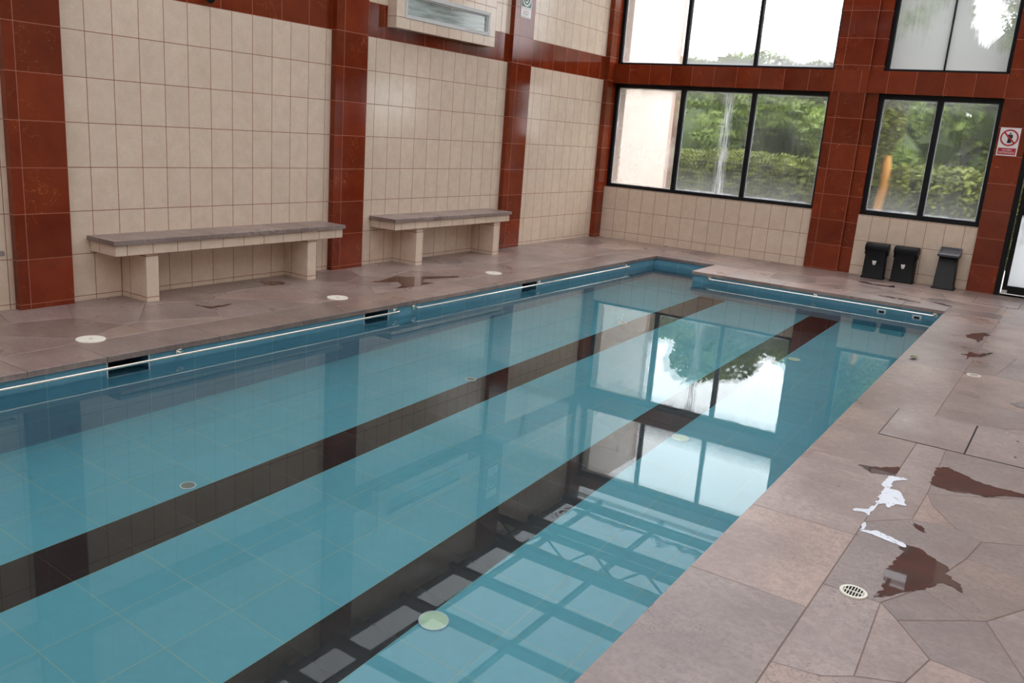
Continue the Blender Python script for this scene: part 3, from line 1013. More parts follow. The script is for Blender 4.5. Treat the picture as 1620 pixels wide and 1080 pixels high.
# puddles ---------------------------------------------------------------------
PUD = {
    'large rust coloured puddle at the right edge of the deck': [(5.461, -6.824), (5.446, -6.57), (5.49, -6.521), (5.549, -6.558), (5.626, -6.618), (5.713, -6.632), (5.813, -6.631), (5.84, -6.67), (5.753, -6.709), (5.678, -6.797), (5.612, -6.805), (5.565, -6.834)],
    'small wedge puddle on the coping beside the white one': [(5.148, -6.806), (5.226, -6.776), (5.301, -6.7), (5.309, -6.823), (5.26, -6.853), (5.217, -6.868), (5.174, -6.841)],
    'ragged puddle with white painted window reflection along the coping joint': [(5.292, -6.855), (5.337, -6.829), (5.358, -6.842), (5.317, -6.914), (5.309, -6.943), (5.323, -7.017), (5.361, -7.012), (5.393, -7.099), (5.409, -7.164), (5.373, -7.175), (5.354, -7.249), (5.338, -7.208), (5.315, -7.243), (5.307, -7.346), (5.314, -7.493), (5.320, -7.56), (5.311, -7.48), (5.302, -7.363), (5.24, -7.381), (5.25, -7.351), (5.302, -7.323), (5.306, -7.205), (5.300, -7.022), (5.28, -6.98)],
    'narrow white streak of painted window reflection leading into the long branching puddle': [(5.313, -7.565), (5.318, -7.548), (5.367, -7.522), (5.420, -7.533), (5.470, -7.562), (5.482, -7.585), (5.464, -7.593), (5.408, -7.577), (5.36, -7.562)],
    'long branching puddle beside the near slotted drain': [(5.472, -7.575), (5.525, -7.558), (5.576, -7.609), (5.642, -7.653), (5.632, -7.711), (5.677, -7.748), (5.702, -7.818), (5.678, -7.803), (5.636, -7.785), (5.595, -7.875), (5.538, -7.97), (5.464, -8.069), (5.482, -7.992), (5.463, -7.861), (5.475, -7.731), (5.487, -7.636), (5.464, -7.601)],
    'tiny puddle between the rust coloured and the branching one': [(5.456, -7.331), (5.477, -7.325), (5.513, -7.36), (5.517, -7.386), (5.492, -7.379)],
    'leaf shaped dark puddle on the far right deck': [(5.154, -2.861), (5.201, -2.745), (5.27, -2.62), (5.319, -2.716), (5.276, -2.80), (5.288, -2.976), (5.264, -3.113), (5.247, -3.026), (5.171, -2.981)],
    'star shaped puddle on the far right deck above the small drain': [(5.22, -3.731), (5.254, -3.682), (5.261, -3.581), (5.293, -3.609), (5.323, -3.62), (5.365, -3.53), (5.402, -3.463), (5.375, -3.60), (5.345, -3.700), (5.307, -3.743), (5.273, -3.784), (5.27, -3.888), (5.258, -3.751)],
    'branching dark puddle on the left deck in front of the middle pier': [(0.655, -5.37), (0.669, -5.222), (0.60, -4.939), (0.703, -4.887), (0.715, -4.81), (0.94, -4.423), (0.977, -4.505), (0.85, -4.83), (0.92, -4.96), (1.03, -4.915), (1.04, -5.145), (1.03, -5.299), (0.985, -5.38), (0.945, -5.251), (0.802, -5.15), (0.728, -5.313)],
    'dark puddle at the right edge beyond the hatch covers': [(5.64, -4.99), (5.705, -4.889), (5.80, -4.90), (5.80, -5.06), (5.713, -5.035), (5.68, -5.032)],
    'long thin puddle on the far deck beside the pool rail': [(4.165, -1.446), (4.248, -1.394), (4.433, -1.430), (4.578, -1.470), (4.569, -1.52), (4.425, -1.495), (4.322, -1.487)],
    'thin puddle at the far right pool corner': [(4.65, -1.303), (4.751, -1.32), (4.857, -1.40), (4.828, -1.44), (4.723, -1.38)],
    'thin puddle in front of the black bins': [(3.761, -0.602), (3.854, -0.577), (3.942, -0.65), (4.124, -0.611), (4.143, -0.504), (4.182, -0.68), (4.131, -0.70), (3.934, -0.718), (3.807, -0.665)],
    'thin dark puddle in front of the long bench': [(0.555, -7.094), (0.681, -7.044), (0.69, -6.83), (0.725, -6.975), (0.735, -7.086)],
    'small puddle under the right end of the long bench': [(0.121, -6.137), (0.217, -5.993), (0.317, -6.012), (0.32, -6.172), (0.202, -6.183)],
}


def seg_d(px, py, a, c):
    dx, dy = c[0] - a[0], c[1] - a[1]
    t = max(0, min(1, ((px - a[0]) * dx + (py - a[1]) * dy) / (dx * dx + dy * dy + 1e-12)))
    return math.hypot(px - a[0] - t * dx, py - a[1] - t * dy)


def vnoise(x, y, q):
    def h(i, j):
        v = math.sin(i * 127.1 + j * 311.7) * 43758.5453
        return v - math.floor(v)
    x, y = x / q, y / q
    i, j = math.floor(x), math.floor(y)
    u, v = x - i, y - j
    u, v = u * u * (3 - 2 * u), v * v * (3 - 2 * v)
    return (h(i, j) * (1 - u) + h(i + 1, j) * u) * (1 - v) + (h(i, j + 1) * (1 - u) + h(i + 1, j + 1) * u) * v - 0.5


for lb, pts in PUD.items():
    n = len(pts)
    x0 = min(p[0] for p in pts) - 0.012; x1 = max(p[0] for p in pts) + 0.012
    y0 = min(p[1] for p in pts) - 0.012; y1 = max(p[1] for p in pts) + 0.012
    st = 0.0045 if y0 < -5.2 and x0 > 4 else 0.008
    nx, ny = int((x1 - x0) / st) + 1, int((y1 - y0) / st) + 1

    def field(px, py):
        ins = False; dm = 9
        for i in range(n):
            a, c = pts[i], pts[(i + 1) % n]
            if (a[1] > py) != (c[1] > py) and px < (c[0] - a[0]) * (py - a[1]) / (c[1] - a[1]) + a[0]:
                ins = not ins
            dm = min(dm, seg_d(px, py, a, c))
        d = dm if ins else -dm
        return d + 0.002 + 0.014 * vnoise(px, py * 1.0, 0.022) + 0.007 * vnoise(px, py, 0.009)
    F_ = [[field(x0 + i * st, y0 + j * st) for j in range(ny + 1)] for i in range(nx + 1)]
    verts, faces, key = [], [], {}
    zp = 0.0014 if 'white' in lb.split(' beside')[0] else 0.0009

    def vid(k, p):
        if k not in key:
            key[k] = len(verts); verts.append((p[0], p[1], zp))
        return key[k]
    for i in range(nx):
        for j in range(ny):
            cs = [(i, j), (i + 1, j), (i + 1, j + 1), (i, j + 1)]
            vals = [F_[a][c] for a, c in cs]
            if max(vals) <= 0: continue
            poly = []
            for q in range(4):
                A, B_ = cs[q], cs[(q + 1) % 4]
                fa, fb = vals[q], vals[(q + 1) % 4]
                pa = (x0 + A[0] * st, y0 + A[1] * st); pb = (x0 + B_[0] * st, y0 + B_[1] * st)
                if fa > 0: poly.append(vid(A, pa))
                if (fa > 0) != (fb > 0):
                    t = fa / (fa - fb)
                    poly.append(vid((min(A, B_), max(A, B_)), (pa[0] + (pb[0] - pa[0]) * t, pa[1] + (pb[1] - pa[1]) * t)))
            if len(poly) >= 3: faces.append(poly)
    me = bpy.data.meshes.new('puddle'); me.from_pydata(verts, [], faces)
    me.materials.append(M['painted_glint' if 'white' in lb.split(' beside')[0] else 'puddle'])  # white puddles have the window reflection painted in
    o = bpy.data.objects.new('puddle', me); C.objects.link(o)
    tag(o, lb, 'puddle', 'puddles on the flagstone deck')

# fallen leaf on the coping
b = MB()
lx0, ly0 = 4.957, -4.214
ol = [(0, -0.055), (0.022, -0.03), (0.03, 0.0), (0.018, 0.03), (0, 0.05), (-0.018, 0.028), (-0.028, 0.0), (-0.02, -0.03)]
for i in range(len(ol)):
    a, c = ol[i], ol[(i + 1) % len(ol)]
    b.face([(lx0, ly0, 0.004), (lx0 + a[0], ly0 + a[1], 0.012 + 0.004 * (i % 2)), (lx0 + c[0], ly0 + c[1], 0.012 + 0.004 * ((i + 1) % 2))])
o = b.build('fallen_leaf', plain('withered_leaf', (0.16, 0.17, 0.09), 0.7, vary=0.3), weld=True)
tag(o, 'withered greenish leaf lying on the right coping by the pool edge', 'leaf')

# ------------------------------------------------------------------ benches


def bench(y0, y1, zt, xf, zapr, legs, joints, label):
    root = empty('bench', ((xf) / 2, (y0 + y1) / 2, 0))
    tag(root, label, 'bench', 'tiled benches along the left wall')
    js = [y0] + joints + [y1]
    for a, c in zip(js, js[1:]):
        s = stones('seat_slab', [rect(0.002, xf, a + 0.001, c - 0.001)], int(-a * 37), gap=0.0005, z0=-0.032, jitter=0.0)
        for v in s.data.vertices: v.co.z += zt
        at = s.data.color_attributes['stone']
        for d in at.data: d.color = (0.9, 0.3, 0.35 + 0.1 * (int(-a * 10) % 3), 1)
        s.parent = root; s.matrix_parent_inverse = root.matrix_basis.inverted()
    MB().box(0.002, xf - 0.02, y0 + 0.022, y1 - 0.022, zapr, zt - 0.032, o=(0.12, y0 + 0.11, zapr)).build('apron', 'cream', root)
    for a, c in legs:
        MB().box(0.002, xf - 0.035, a, c, 0.0, zapr, o=(xf - 0.035 - 0.2, a - 0.098, ZL)).build('support', 'cream', root)
    return root


bench(-7.56, -5.345, 0.462, 0.335, 0.350, [(-7.300, -7.198), (-5.765, -5.662)], [-6.952, -6.545, -6.02, -5.69], 'long tiled bench with slate seat in the nearer wall bay')
bench(-4.695, -2.70, 0.482, 0.345, 0.372, [(-4.335, -4.225), (-2.995, -2.875)], [-4.297, -3.892, -3.558, -3.072], 'shorter looking tiled bench with slate seat in the middle wall bay')
bench(-10.4, -8.275, 0.452, 0.335, 0.345, [(-10.1, -10.0), (-8.75, -8.64)], [-9.9, -9.3, -8.8], 'bench at the left picture edge showing only its seat end')

# ------------------------------------------------------------------ bins


def ring(cx, cy, hx, hy, z, r=0.02, seg=4, lean=0.0):
    pts = []
    for (sx, sy, a0) in ((1, 1, 0), (-1, 1, 90), (-1, -1, 180), (1, -1, 270)):
        for k in range(seg + 1):
            t = math.radians(a0 + 90 * k / seg)
            pts.append((cx + sx * (hx - r) + r * math.cos(t), cy + sy * (hy - r) + r * math.sin(t) + lean, z))
    return pts


def loft(rings, name, mat, parent, cap=True):
    b = MB()
    n = len(rings[0])
    for A, B_ in zip(rings, rings[1:]):
        for j in range(n):
            k = (j + 1) % n
            b.face([A[j], A[k], B_[k], B_[j]], None, 0, True)
    if cap:
        b.face(rings[-1]); b.face(list(reversed(rings[0])))
    return b.build(name, mat, parent, weld=True, bevel=0.0)


def black_bin(x, y, rot, label):
    root = empty('waste_bin', (x, y, 0))
    tag(root, label, 'bin', 'waste bins by the window wall')
    loft([ring(x, y, 0.127, 0.085, 0.0, 0.012), ring(x, y, 0.127, 0.085, 0.012, 0.012), ring(x, y, 0.119, 0.080, 0.02, 0.015), ring(x, y, 0.114, 0.082, 0.33, 0.02), ring(x, y, 0.114, 0.082, 0.35, 0.02)], 'body', 'black_plastic', root)
    # lid: a rounded hood with side cheeks
    b = MB()
    prof = [(-0.092, 0.335), (-0.096, 0.375), (-0.085, 0.398), (-0.05, 0.412), (0.03, 0.414), (0.075, 0.402), (0.092, 0.37), (0.094, 0.335)]
    hw = 0.128
    for s in (-1, 1):
        ins = [(a * 0.94, z - 0.004) for a, z in prof]
        b.face([(x + s * hw, y + a, z) for a, z in ins][::s])
        for (a, z), (c, w), (ia, iz), (ic, iw) in zip(prof, prof[1:], ins, ins[1:]):
            b.face([(x + s * (hw - 0.008), y + a, z), (x + s * (hw - 0.008), y + c, w), (x + s * hw, y + ic, iw), (x + s * hw, y + ia, iz)], None, 0, True)
    for (a, z), (c, w) in zip(prof, prof[1:]):
        b.face([(x - hw + 0.008, y + a, z), (x + hw - 0.008, y + a, z), (x + hw - 0.008, y + c, w), (x - hw + 0.008, y + c, w)], None, 0, True)
    b.face([(x - hw, y + prof[0][0], prof[0][1]), (x - hw, y + prof[-1][0], prof[-1][1]), (x + hw, y + prof[-1][0], prof[-1][1]), (x + hw, y + prof[0][0], prof[0][1])])
    b.build('lid', 'black_plastic', root, weld=True)
    for s in (-1, 1):
        b = MB()
        b.prism([(x + s * 0.117 - 0.011, y - 0.055), (x + s * 0.117 + 0.011, y - 0.055), (x + s * 0.117 + 0.011, y + 0.055), (x + s * 0.117 - 0.011, y + 0.055)], 0.275, 0.34)
        b.build('lid_cheek', 'black_plastic', root, weld=True, bevel=0.004)
    # white shield emblem
    b = MB()
    yf = y - 0.0835
    out = [(-0.023, 0.030), (0.023, 0.030), (0.023, 0.020), (0.017, 0.014), (0.019, 0.0), (0.013, -0.014), (0.0, -0.022), (-0.013, -0.014), (-0.019, 0.0), (-0.017, 0.014), (-0.023, 0.020)]
    b.face([(x + a, yf, 0.182 + z) for a, z in out])
    e = b.build('emblem', 'sign_white', root); e['label'] = 'white shield emblem'
    b = MB()
    b.face([(x + a * 0.5, yf - 0.0006, 0.178 + z * 0.4) for a, z in out[3:10]])
    b.build('emblem_detail', 'grey_ink', e)
    root.rotation_euler.z = rot
    return root


black_bin(3.835, -0.135, 0.04, 'black hooded bin with white emblem, leftmost of the three')
black_bin(4.155, -0.125, -0.03, 'black hooded bin with white emblem, in the middle of the three')

x, y = 4.602, -0.145
root = empty('waste_bin', (x, y, 0))
tag(root, 'dark grey bin with a sloped swing lid, rightmost of the three', 'bin', 'waste bins by the window wall')
loft([ring(x, y, 0.118, 0.10, 0.0, 0.012), ring(x, y, 0.118, 0.10, 0.014, 0.012), ring(x, y, 0.106, 0.088, 0.022, 0.015), ring(x, y, 0.094, 0.080, 0.375, 0.02)], 'body', 'grey_plastic', root)
b = MB()
r0 = ring(x, y, 0.112, 0.10, 0.365, 0.012); r1 = ring(x, y, 0.116, 0.104, 0.385, 0.014)
slope = lambda p, z0: (p[0], p[1], z0 + (p[1] - (y - 0.1)) * 0.34)
r2 = [slope(p, 0.392) for p in ring(x, y, 0.112, 0.100, 0, 0.014)]
r3 = [slope(p, 0.394) for p in ring(x, y, 0.092, 0.080, 0, 0.01)]
r4 = [slope(p, 0.384) for p in ring(x, y, 0.090, 0.078, 0, 0.01)]
n = len(r0)
for A, B_ in ((r0, r1), (r1, r2), (r2, r3), (r3, r4)):
    for j in range(n):
        k = (j + 1) % n
        b.face([A[j], A[k], B_[k], B_[j]], None, 0, False)
b.face(list(reversed(r0)))
ld = b.build('lid', 'lid_plastic', root, weld=True)
b = MB(); b.face(r4)
fl_ = b.build('swing_flap', 'lid_plastic', ld)

# ------------------------------------------------------------------ windows


def window(idx, x0, x1, z0, z1, mull, fw, mats, label, fw_b=None, slide=None):
    root = empty('window_%d' % idx, ((x0 + x1) / 2, Y_G, z0))
    struct(root, label)
    ya, yb = Y_G - 0.035, Y_G + 0.03
    fb = fw_b or fw
    f = MB()
    f.box(x0, x1, ya, yb, z0, z0 + fb); f.box(x0, x1, ya, yb, z1 - fw, z1)
    f.box(x0, x0 + fw, ya, yb, z0 + fb, z1 - fw); f.box(x1 - fw, x1, ya, yb, z0 + fb, z1 - fw)
    f.build('frame', 'black_metal', root)
    for mx, mw in mull:
        MB().box(mx - mw / 2, mx + mw / 2, ya, yb, z0 + fb, z1 - fw).build('mullion', 'black_metal', root)
    xs = [x0 + fw] + [v for mx, mw in mull for v in (mx - mw / 2, mx + mw / 2)] + [x1 - fw]
    k = 0
    for i in range(0, len(xs), 2):
        a, c = xs[i], xs[i + 1]
        g = MB()
        q = [(a, Y_G, z0 + fb), (c, Y_G, z0 + fb), (c, Y_G, z1 - fw), (a, Y_G, z1 - fw)]
        g.face(q, [(0, 0), (1, 0), (1, 1), (0, 1)])
        g.build('pane', mats[k], root); k += 1
    for i in range(0, len(xs), 2):
        a, c = xs[i], xs[i + 1]
        q = MB(); w_ = 0.009
        for (u0, u1, v0, v1) in ((a, c, z0 + fb, z0 + fb + w_), (a, c, z1 - fw - w_, z1 - fw), (a, a + w_, z0 + fb, z1 - fw), (c - w_, c, z0 + fb, z1 - fw)):
            q.box(u0, u1, Y_G + 0.002, Y_G + 0.004, v0, v1)
        q.build('glazing_bead', 'bead', root)
    return root


window(1, 0.07, 2.99, 0.709, 2.108, [(1.075, 0.06), (2.035, 0.055)], 0.05, ['glass_white', 'glass_drip', 'glass_low'], 'lower three pane garden window', fw_b=0.045)
window(2, 3.525, 4.825, 0.709, 2.108, [(4.185, 0.06)], 0.055, ['glass_low'] * 2, 'lower two pane window above the bins', fw_b=0.055)
window(3, 0.07, 2.99, 2.354, 3.443, [(1.035, 0.045), (1.985, 0.04)], 0.045, ['glass_white', 'glass_up', 'glass_up'], 'upper three pane window', fw_b=0.03)
window(4, 3.525, 4.825, 2.354, 3.443, [(4.155, 0.008)], 0.05, ['glass_fog'] * 2, 'upper two pane sliding window', fw_b=0.03)

# glass door -------------------------------------------------------------------
root = empty('door_1', (5.5, 0.0, 0.0))
struct(root, 'black framed glass door at the right picture edge')
f = MB()
f.box(5.10, 5.155, -0.03, 0.06, 0, 2.105)
f.box(5.845, 5.90, -0.03, 0.06, 0, 2.105); f.box(5.155, 5.845, -0.03, 0.06, 2.05, 2.105)
f.build('door_frame', 'black_metal', root)
f = MB()
f.box(5.168, 5.215, -0.01, 0.035, 0.03, 2.045); f.box(5.785, 5.832, -0.01, 0.035, 0.03, 2.045)
f.box(5.215, 5.785, -0.01, 0.035, 0.03, 0.115); f.box(5.215, 5.785, -0.01, 0.035, 0.895, 0.99); f.box(5.215, 5.785, -0.01, 0.035, 1.98, 2.045)
f.build('door_leaf', 'black_metal', root)
for z0, z1 in ((0.115, 0.895), (0.99, 1.98)):
    g = MB()
    g.face([(5.215, 0.012, z0), (5.785, 0.012, z0), (5.785, 0.012, z1), (5.215, 0.012, z1)], [(0, 0), (1, 0), (1, 1), (0, 1)])
    g.build('pane', 'glass_door', root)
MB().box(5.17, 5.225, -0.022, -0.010, 0.035, 0.065).build('latch', 'alu', root)

# clerestory box on the left wall -------------------------------------------------
root = empty('window_5', (0.05, -3.72, 2.25))
struct(root, 'grey framed louvre window in a tiled box on the left wall')
X5 = 0.11
ya, yb, za, zb_ = -4.53, -2.93, 2.245, 2.72
wy0, wy1, wz0, wz1 = -4.41, -3.04, 2.345, 2.585
b = MB()
o5 = (0, -4.53, 2.345)
b.box(0, X5, ya, yb, za, wz0, o=o5); b.box(0, X5, ya, yb, wz1, zb_, o=o5)
b.box(0, X5, ya, wy0, wz0, wz1, o=o5); b.box(0, X5, wy1, yb, wz0, wz1, o=o5)
b.build('surround', 'cream', root)
f = MB()
t = 0.035
f.box(X5 - 0.04, X5 + 0.006, wy0, wy1, wz0, wz0 + t); f.box(X5 - 0.04, X5 + 0.006, wy0, wy1, wz1 - t, wz1)
f.box(X5 - 0.04, X5 + 0.006, wy0, wy0 + t, wz0 + t, wz1 - t); f.box(X5 - 0.04, X5 + 0.006, wy1 - t, wy1, wz0 + t, wz1 - t)
f.build('frame', 'alu', root)
f = MB()
t2 = 0.05
f.box(X5 - 0.03, X5 - 0.008, wy0 + t, wy1 - t, wz1 - t2, wz1 - t); f.box(X5 - 0.03, X5 - 0.008, wy1 - t2, wy1 - t, wz0 + t, wz1 - t2)
f.build('sash', 'alu', root)
g = MB()
g.face([(X5 - 0.02, wy0 + t, wz0 + t), (X5 - 0.02, wy1 - t, wz0 + t), (X5 - 0.02, wy1 - t, wz1 - t), (X5 - 0.02, wy0 + t, wz1 - t)], [(0, 0), (1, 0), (1, 1), (0, 1)])
g.build('pane', 'glass_dim', root)
g = MB()
g.face([(0.012, wy0, wz0), (0.012, wy1, wz0), (0.012, wy1, wz1), (0.012, wy0, wz1)], [(0, 0), (1, 0), (1, 1), (0, 1)])
g.build('backing', plain('dim_interior', (0.22, 0.27, 0.25), 0.7, vary=0.6, scale=3), root)
MB().tube([(X5 - 0.01, -3.73, wz1 - 0.05), (X5 + 0.02, -3.73, wz1 - 0.065), (X5 + 0.022, -3.69, wz1 - 0.07)], 0.005, 8).build('catch', 'steel', root)

# wall spotlight on the red band ------------------------------------------------------
root = empty('wall_spotlight', (0.05, -6.53, 2.20))
tag(root, 'small black round spotlight on the red band at the top', 'spotlight')
MB().disc((0.0, -6.53, 2.215), 0.03, 0.012, 24, 'x', bevel=0.003).build('base', 'black_metal', root)
MB().tube([(0.01, -6.53, 2.215), (0.035, -6.535, 2.205)], 0.008, 8).build('arm', 'black_metal', root)
MB().tube([(0.02, -6.52, 2.215), (0.035, -6.53, 2.20), (0.065, -6.545, 2.178)], [0.020, 0.032, 0.030], 20).build('head', 'black_metal', root)
MB().tube([(0.026, -6.520, 2.207), (0.031, -6.523, 2.203)], [0.0335, 0.0345], 20, caps=False).build('rim', 'steel', root)

# signs -----------------------------------------------------------------------------
sx0, sx1, sz0, sz1 = 4.842, 5.038, 1.508, 1.803
root = empty('restricted_access_sign', (4.94, -0.036, 1.65))
tag(root, 'white sign with red prohibition ring above the words ACCESO RESTRINGIDO', 'sign')
MB().box(sx0, sx1, -0.040, -0.0352, sz0, sz1).build('board', 'sign_white', root)
cx, cz, yf = 4.940, 1.698, -0.041
b = MB(); n = 48
for j in range(n):
    t0, t1 = 2 * math.pi * j / n, 2 * math.pi * (j + 1) / n
    P = lambda t, r: (cx + r * math.cos(t), yf, cz + r * math.sin(t))
    b.face([P(t0, 0.072), P(t1, 0.072), P(t1, 0.088), P(t0, 0.088)])
d = Vector((1, 0, -1)).normalized(); w = Vector((1, 0, 1)).normalized() * 0.008
c0 = Vector((cx, yf - 0.0012, cz))
b.face([c0 - d * 0.078 - w, c0 + d * 0.078 - w, c0 + d * 0.078 + w, c0 - d * 0.078 + w])
rg = b.build('prohibition_ring', 'sign_red', root)
b = MB()
b.disc((cx + 0.004, yf + 0.0006, cz + 0.046), 0.0085, -0.0008, 16, 'y')
fig = [(-0.02, 0.034), (0.026, 0.034), (0.030, 0.0), (0.022, -0.002), (0.018, 0.020), (0.016, -0.01), (0.020, -0.055), (0.008, -0.055), (0.002, -0.015), (-0.006, -0.055), (-0.018, -0.055), (-0.010, -0.01), (-0.012, 0.018), (-0.020, 0.0), (-0.026, 0.002)]
for a in range(1, len(fig) - 1):
    pass
bm = bmesh.new()
vs = [bm.verts.new((cx + px + 0.002, yf - 0.0002, cz + pz)) for px, pz in fig]
bmesh.ops.triangulate(bm, faces=[bm.faces.new(vs)])
for f_ in bm.faces:
    b.face([v.co[:] for v in f_.verts])
bm.free()
b.build('walking_figure', 'ink', root)
MB().box(sx0 + 0.012, sx1 - 0.012, -0.0412, -0.040, sz0 + 0.012, sz0 + 0.082).build('text_panel', 'sign_red', root)
tp = root.children[-1]
text_mesh('lettering', 'ACCESO\nRESTRINGIDO', 0.028, (cx, -0.0416, sz0 + 0.047), RX, 'sign_white', root, 0.150)

ys0, ys1, zs0 = -2.395, -2.185, 2.635
root = empty('seismic_safety_sign', (0.062, -2.29, 2.8))
tag(root, 'green and white S sign high on the far left pier', 'sign')
MB().box(0.0602, 0.0645, ys0, ys1, zs0, 3.05).build('board', 'sign_white', root)
MB().box(0.0645, 0.0652, ys0 + 0.01, ys1 - 0.01, zs0 + 0.115, 2.96).build('green_panel', 'sign_green', root)
b = MB()
yc, zc = (ys0 + ys1) / 2, 2.845
for j in range(n):
    t0, t1 = 2 * math.pi * j / n, 2 * math.pi * (j + 1) / n
    P = lambda t, r: (0.0656, yc + r * math.cos(t), zc + r * math.sin(t))
    b.face([P(t0, 0.070), P(t1, 0.070), P(t1, 0.086), P(t0, 0.086)])
b.build('ring_mark', 'sign_white', root)
text_mesh('lettering', 'S', 0.15, (0.0658, yc, zc - 0.004), RE, 'sign_white', root)
for zz in (zs0 + 0.010, zs0 + 0.098):
    b = MB()
    for k in range(6):
        yk = ys0 + 0.02 + k * 0.034
        b.face([(0.0650, yk - 0.008, zz - 0.004), (0.0650, yk + 0.008, zz - 0.004), (0.0650, yk + 0.004, zz + 0.005), (0.0650, yk - 0.004, zz + 0.005)])
    b.build('border_mark', 'ink', root)
b = MB()
b.box(0.0645, 0.065, ys0 + 0.05, ys1 - 0.045, zs0 + 0.066, zs0 + 0.074)
b.build('small_print', 'pink_ink', root)
b = MB()
b.box(0.0645, 0.065, ys0 + 0.045, ys1 - 0.05, zs0 + 0.050, zs0 + 0.056); b.box(0.0645, 0.065, ys0 + 0.05, ys1 - 0.06, zs0 + 0.032, zs0 + 0.040)
b.build('small_print', 'grey_ink', root)

# ------------------------------------------------------------------ garden beyond the glass
b = MB()
b.box(-6, 14, 0.3, 16, -0.6, -0.02)
struct(b.build('ground', 'earth'), 'garden ground outside')
struct(MB().box(4.7, 7.6, 0.3, 2.6, -0.1, 0.0).build('ground_path', plain('pale_concrete', (0.55, 0.54, 0.52), 0.8)), 'pale concrete path outside the glass door')
M['pale'] = tile_mat('pale_outside_tile', 0.2, 0.3, (0.84, 0.70, 0.62), (0.90, 0.78, 0.70), (0.75, 0.60, 0.52), gw=0.004, rough=0.4, tvar=0.03)
root = MB().box(-0.25, 0.12, 0.30, 2.02, -0.02, 3.75, o=(0, 0.05, ZL)).build('wall_outside', 'pale')
struct(root, 'cream tiled outside wall beyond the first pane')
MB().box(-0.25, 0.13, 2.0, 2.14, -0.02, 3.75, o=(0, 1.5, ZL)).build('edge_pier', 'red', root)


def leaves(name, mat, boxes, count, size, parent=None, seed=1, shell=0.75):
    r = random.Random(seed)
    verts, faces = [], []
    tot = sum(bx[6] for bx in boxes)
    for (cx, cy_, cz_, rx, ry, rz, wgt, sq) in boxes:
        for i in range(int(count * wgt / tot)):
            while True:
                p = Vector((r.uniform(-1, 1), r.uniform(-1, 1), r.uniform(-1, 1)))
                e = (abs(p.x) ** sq + abs(p.y) ** sq + abs(p.z) ** sq)
                if e <= 1 and (e > shell or r.random() < 0.25): break
            c = Vector((cx + p.x * rx, cy_ + p.y * ry, cz_ + p.z * rz))
            s = size * r.uniform(0.6, 1.3)
            u = Vector((r.uniform(-1, 1), r.uniform(-1, 1), r.uniform(-1, 1))).normalized()
            v = u.cross(Vector((r.uniform(-1, 1), r.uniform(-1, 1), r.uniform(-1, 1)))).normalized()
            k = len(verts)
            verts += [tuple(c - u * s), tuple(c + v * s * 0.5), tuple(c + u * s), tuple(c - v * s * 0.5)]
            faces.append((k, k + 1, k + 2, k + 3))
    me = bpy.data.meshes.new(name)
    me.from_pydata(verts, [], faces); me.materials.append(M[mat])
    o = bpy.data.objects.new(name, me); C.objects.link(o)
    if parent is not None:
        o.parent = parent; o.matrix_parent_inverse = parent.matrix_basis.inverted()
    return o


HY = 3.0
root = empty('hedge', (2.0, HY, 0))
tag(root, 'long clipped hedge across the garden behind the windows', 'hedge')
bx = []
rr = random.Random(9)
xh = -3.0
while xh < 8.5:
    bx.append((xh, HY + rr.uniform(-0.08, 0.08), 0.64 + rr.uniform(-0.05, 0.03), 0.45, 0.42, 0.68, 1, 4))
    xh += 0.42
leaves('foliage', 'hedge', bx, 42000, 0.042, root, 3, 0.5)
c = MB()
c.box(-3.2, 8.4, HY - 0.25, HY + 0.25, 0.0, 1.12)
c.build('inner_growth', plain('shaded_twigs', (0.035, 0.05, 0.012), 0.9, vary=0.6, scale=14), root)


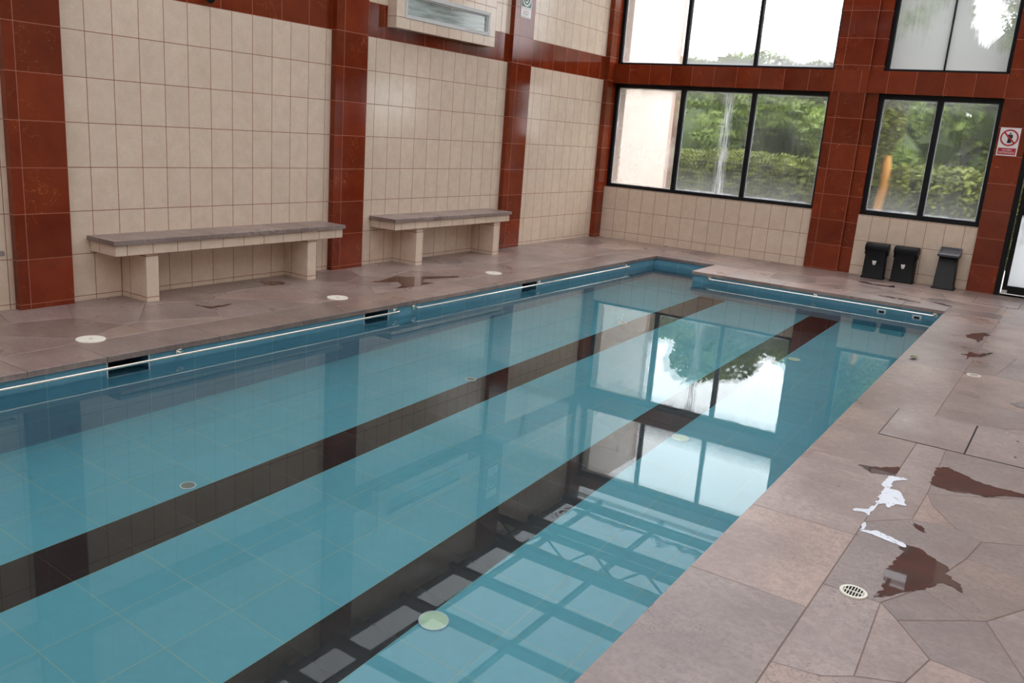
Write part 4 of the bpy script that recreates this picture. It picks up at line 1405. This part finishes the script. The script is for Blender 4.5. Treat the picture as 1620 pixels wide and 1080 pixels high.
def tree(x, y, h, r, label, seed, n=15000, trunk=0.09, low=0.0):
    root = empty('tree', (x, y, 0))
    tag(root, label, 'tree', 'trees beyond the hedge')
    rr = random.Random(seed)
    bx = []
    for k in range(16):
        a = rr.uniform(0, 6.28); q = rr.uniform(0.05, 0.62) * r
        zc = h * (low + 0.12 + (0.80 - low) * (k + 0.5) / 16)
        q *= 1.0 if zc < h * 0.7 else 0.6
        bx.append((x + q * math.cos(a), y + q * math.sin(a), zc, r * rr.uniform(0.36, 0.52), r * rr.uniform(0.36, 0.5), h * rr.uniform(0.10, 0.15), 1, 2))
    leaves('crown', 'tree', bx, n, 0.075, root, seed, 0.35)
    # dense inner growth that closes the crown
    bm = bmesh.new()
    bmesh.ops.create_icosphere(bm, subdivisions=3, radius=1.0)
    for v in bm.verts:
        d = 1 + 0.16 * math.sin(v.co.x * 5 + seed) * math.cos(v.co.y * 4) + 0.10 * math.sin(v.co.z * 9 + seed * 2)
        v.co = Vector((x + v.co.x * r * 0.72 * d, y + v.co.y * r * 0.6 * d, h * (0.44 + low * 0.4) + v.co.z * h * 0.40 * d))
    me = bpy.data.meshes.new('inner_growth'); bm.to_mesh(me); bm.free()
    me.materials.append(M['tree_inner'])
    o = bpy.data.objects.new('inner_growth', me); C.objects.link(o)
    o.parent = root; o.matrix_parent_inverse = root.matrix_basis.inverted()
    MB().tube([(x, y, -0.02), (x + 0.05, y, h * 0.35), (x - 0.04, y + 0.03, h * 0.7)], [trunk, trunk * 0.7, trunk * 0.3], 10).build('trunk', 'bark', root)


tree(-2.3, 5.0, 2.75, 1.5, 'green bushy tree seen through the second lower pane', 1, low=0.0)
tree(0.1, 5.2, 2.9, 1.5, 'green rounded tree behind the hedge near the middle mullion', 2, low=0.0)
tree(2.3, 4.9, 2.7, 1.2, 'light green tree filling the third lower pane', 3, low=0.0)
tree(-6.3, 8.2, 3.3, 2.2, 'distant dark tree low in the second upper pane', 4, low=0.0)
tree(2.7, 6.6, 4.7, 1.35, 'tall grey green tree behind the left sliding pane of the upper window', 5, low=0.05)
tree(-0.6, 9.9, 3.5, 2.0, 'far tree topping the sill of the third upper pane', 6, low=0.0)
tree(-2.8, 9.0, 3.3, 2.0, 'far bushy tree behind the trees of the second lower pane', 7, low=0.0)
tree(6.6, 5.6, 3.4, 1.5, 'green tree behind the glass door', 8, low=0.0)
tree(4.7, 7.4, 5.0, 1.4, 'tall tree behind the right sliding pane of the upper window', 12, low=0.05)
tree(2.0, 10.4, 4.0, 1.8, 'far dark tree between the two pane windows', 10, low=0.0)
o = MB().tube([(3.33, 2.35, -0.02), (3.29, 2.35, 0.7), (3.34, 2.36, 1.0), (3.30, 2.35, 1.42)], [0.085, 0.055, 0.075, 0.05], 14).build('garden_pillar', 'orange')
tag(o, 'short orange pillar in front of the hedge, right window', 'pillar')
o = leaves('climbing_plant', 'hedge', [(3.24, 2.38, 1.90, 0.22, 0.16, 0.62, 3, 2), (3.50, 2.40, 1.0, 0.14, 0.14, 0.30, 1, 2), (3.12, 2.36, 1.20, 0.14, 0.12, 0.35, 1, 2)], 3600, 0.042, None, 31, 0.2)
tag(o, 'leafy climbing plant growing over the top of the orange pillar', 'plant')
